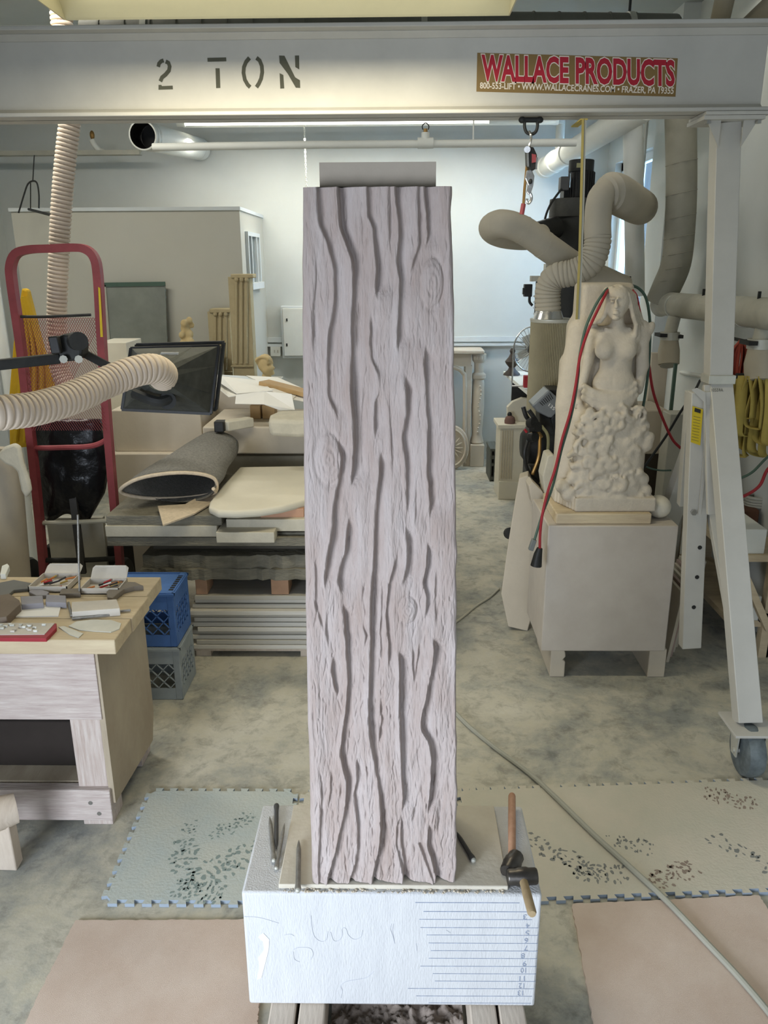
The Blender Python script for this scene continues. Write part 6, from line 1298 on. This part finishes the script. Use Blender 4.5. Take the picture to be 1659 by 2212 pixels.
for k in range(-22, 34):
    for s in (1, -1):
        a, b2 = k/30., k/30.+(.9*s)
        lo_, hi_ = 0, 1; t0_, t1_ = 0, 1
        for lim, sg_ in ((0, 1), (1, -1)):
            fa, fb = sg_*(a-lim), sg_*(b2-lim)
            if fa < 0 and fb < 0: t1_ = -1; break
            if fa < 0: t0_ = max(t0_, fa/(fa-fb))
            if fb < 0: t1_ = min(t1_, fa/(fa-fb))
        if t1_ <= t0_+.02: continue
        def pt3(t): u_ = a+(b2-a)*t; return at(lw(t)+(rw_(t)-lw(t))*u_, 686+244*t, yt(700)+.03)
        nb_.tube([pt3(t0_), pt3(t1_)], .0013, 3)
stuff(nb_.build('wire_mesh', m_red, ht, False))
bag = thing('black_bag', 'crumpled black plastic sack hanging on the red hand truck', 'bag', at(140, 1110, 3.8))
gu, gv = 26, 22; vs = []
outl = [(0, 905, 48, 222), (.25, 960, 66, 230), (.5, 1010, 72, 236), (.75, 1060, 80, 228), (1, 1118, 90, 195)]
for j in range(gv):
    v = j/(gv-1.); yy_ = np.interp(v, [o_[0] for o_ in outl], [o_[1] for o_ in outl]); l_ = np.interp(v, [o_[0] for o_ in outl], [o_[2] for o_ in outl]); r_ = np.interp(v, [o_[0] for o_ in outl], [o_[3] for o_ in outl])
    for i in range(gu):
        u_ = i/(gu-1.); d_ = .09*math.sin(math.pi*u_)**.5*math.sin(math.pi*min(1, v*.9+.1))**.5
        d_ += .05*(float(fbm(np.array(u_*5), np.array(v*4.), 21))-.5); vs.append(at(l_+(r_-l_)*u_, yy_+8*math.sin(u_*9)*(v), 3.86-d_))
o = MB().add(vs, [(j*gu+i, j*gu+i+1, (j+1)*gu+i+1, (j+1)*gu+i) for j in range(gv-1) for i in range(gu-1)]).build('plastic', m_bag, bag); s = o.modifiers.new('s', 'SOLIDIFY'); s.thickness = .01; s.offset = 1
blk('grey_board', 102, 1118, 224, 1176, 3.98, .04, m_duct, 'grey board behind the lower part of the red hand truck', 'board', ground=True)
blk('dark_tub', 100, 1180, 258, 1240, 4.0, .24, M('near_black', (34, 33, 32), .8), 'dark tub on the floor behind the foot of the hand truck', 'tub', ground=True, bv=.01)
# yellow cloth and odds at the far left edge
yc = MB(); pts = [(46, 622), (58, 626), (74, 690), (92, 760), (110, 800), (117, 880), (114, 960), (20, 970), (18, 860), (28, 740), (40, 660)]
o = tag(sil(pts, 4.3, .05).build('yellow_raincoat', m_yel, None, False, .01), 'bright yellow cloth hanging behind the left rail of the hand truck', 'cloth')
for k in range(4): MB().tube(path([(50+k*2, 640, 4.29), (46+k*14, 780, 4.28), (34+k*19, 955, 4.28)], 5), .012, 6).build('fold', m_yel, o)
bk = thing('waste_bin', 'dusty tall cream bin at the left edge behind the workbench', 'bin', (at(20, 1200, 3.5)[0], 3.5, 0))
c = at(18, 1100, 3.5); MB().lathe([(.10, 0), (.15, at(18, 985, 3.5)[2]), (.155, at(18, 985, 3.5)[2]+.01), (.145, at(18, 985, 3.5)[2]), (.09, .02)], (c[0]-.07, 3.5, 0), 24).build('body', m_buff, bk)
sil([(-10, 985), (8, 966), (30, 958), (42, 966), (48, 1000), (62, 1040), (66, 1062), (54, 1078), (44, 1060), (36, 1020), (26, 1010), (10, 1004)], 3.33, .03).build('rag', m_slab, bk, True, .012)
tag(MB().cyl((at(14, 800, 4.6)[0], 4.6, 0), (at(14, 800, 4.6)[0], 4.6, ZC), .03, 14).build('white_standpipe', m_white, None), 'white upright pipe at the far left edge', 'pipe')
blk('pale_cabinet', 218, 740, 280, 900, 4.9, .3, m_marb, 'pale cabinet corner seen between hand truck and black hood', 'cabinet', ground=True)
# hoses
hv = thing('hanging_hose', 'pinkish ribbed hose dropping from the ceiling behind the hand truck', 'hose', at(120, 900, 4.0))
b = MB(); top = at(152, 255, 4.0); P = [V((top[0]+.02, 4.0, ZC-.02))]+path([(152, 255, 4.0), (142, 340, 4.0), (134, 430, 4.0), (127, 560, 4.0), (123, 700, 4.0), (128, 790, 4.0), (150, 840, 3.98), (190, 870, 4.0)], 8)
corrugated(b, P, .046, .019, .0035, 14); b.build('ribbed_hose', m_hose, hv)
hd = thing('extraction_hood', 'black square suction hood on a jointed arm at left', 'suction hood', at(370, 880, 2.6))
Yr2 = 2.62
rim = [at(284, 752, Yr2+.02), at(473, 747, Yr2), at(456, 893, Yr2-.02), at(265, 884, Yr2)]
cap_c = at(345, 812, 2.36); nh = 16; circ = [cap_c+V((.045*math.cos(a), .0, .045*math.sin(a))) for a in np.linspace(0, 2*math.pi, nh, endpoint=False)]
ctr = sum(rim)/4.; vs = circ+[]; m4 = []
for k in range(nh):   # matching points on the rim rectangle
    a = 2*math.pi*k/nh; cx_, cz_ = math.cos(a), math.sin(a); s_ = 1/max(abs(cx_), abs(cz_)); u_, v = (cx_*s_+1)/2, (cz_*s_+1)/2
    m4.append((1-v)*((1-u_)*rim[3]+u_*rim[2])+v*((1-u_)*rim[0]+u_*rim[1]))
corn = [rim[3], rim[2], rim[1], rim[0]]
MB().add(circ+m4, [(k, (k+1) % nh, nh+(k+1) % nh, nh+k) for k in range(nh)]).build('pyramid', M('hood_black', (62, 64, 60), .65, var=.45, scale=10), hd, False)
for k in range(4): MB().bar(rim[k], rim[(k+1) % 4], .009, .02, up=(0, 1, 0)).build('rim', m_black, hd)
for k in range(4): MB().bar(rim[k]+V((.01, .03, .008)), rim[(k+1) % 4]+V((.01, .03, .008)), .01, .02, up=(0, 1, 0)).build('inner_rim', m_dark, hd)
sil([(348, 761), (386, 761), (384, 769), (344, 769)], 2.475, .003).build('paper_label', m_paper, hd, False)
MB().tube(cr([at(290, 850, 2.4), at(320, 862, 2.38), at(345, 868, 2.38), at(365, 862, 2.4)]), .016, 8).build('handle', m_dark, hd)
MB().tube([at(362, 866, 2.42), at(362, 866, 2.39)], .026, 12).build('swivel_knob', m_dark, hd)
yh = 2.45
MB().bar(at(-60, 794, 2.3), at(128, 774, 2.42), .03, .03).build('arm', m_dark, hd, True, .003); MB().bar(at(172, 758, 2.46), at(262, 806, 2.52), .024, .026).build('arm', m_dark, hd, True, .003)
sil([(116, 730), (136, 722), (170, 724), (178, 745), (176, 772), (160, 780), (130, 782), (118, 765)], 2.41, .06).build('clamp_body', m_dark, hd, False, .008)
MB().cyl(at(170, 737, 2.37), at(160, 737, 2.46), .027, 16).build('clamp_knob', m_dark, hd); MB().bar(at(116, 726, 2.39), at(124, 764, 2.39), .02, .03).build('clamp_lever', m_black, hd, True, .004)
for x in (137, 170): MB().cyl(at(x, 776, 2.39), at(x, 776, 2.46), .012, 8).build('bolt', m_galv, hd)
MB().bar(at(260, 804, 2.52), at(300, 815, 2.5), .05, .03).build('bracket', m_dark, hd)
hf = thing('suction_hose', 'fat cream ribbed suction hose in front running into the black hood', 'hose', at(160, 870, 2.0))
b = MB(); P = path([(-90, 900, 1.72), (0, 892, 1.78), (80, 882, 1.88), (160, 858, 2.0), (230, 826, 2.12), (290, 803, 2.2), (330, 797, 2.26), (350, 806, 2.33), (352, 814, 2.38)], 8)
corrugated(b, P, .0385, .017, .0022, 22, .042); b.build('ribbed_hose', m_hose, hf)
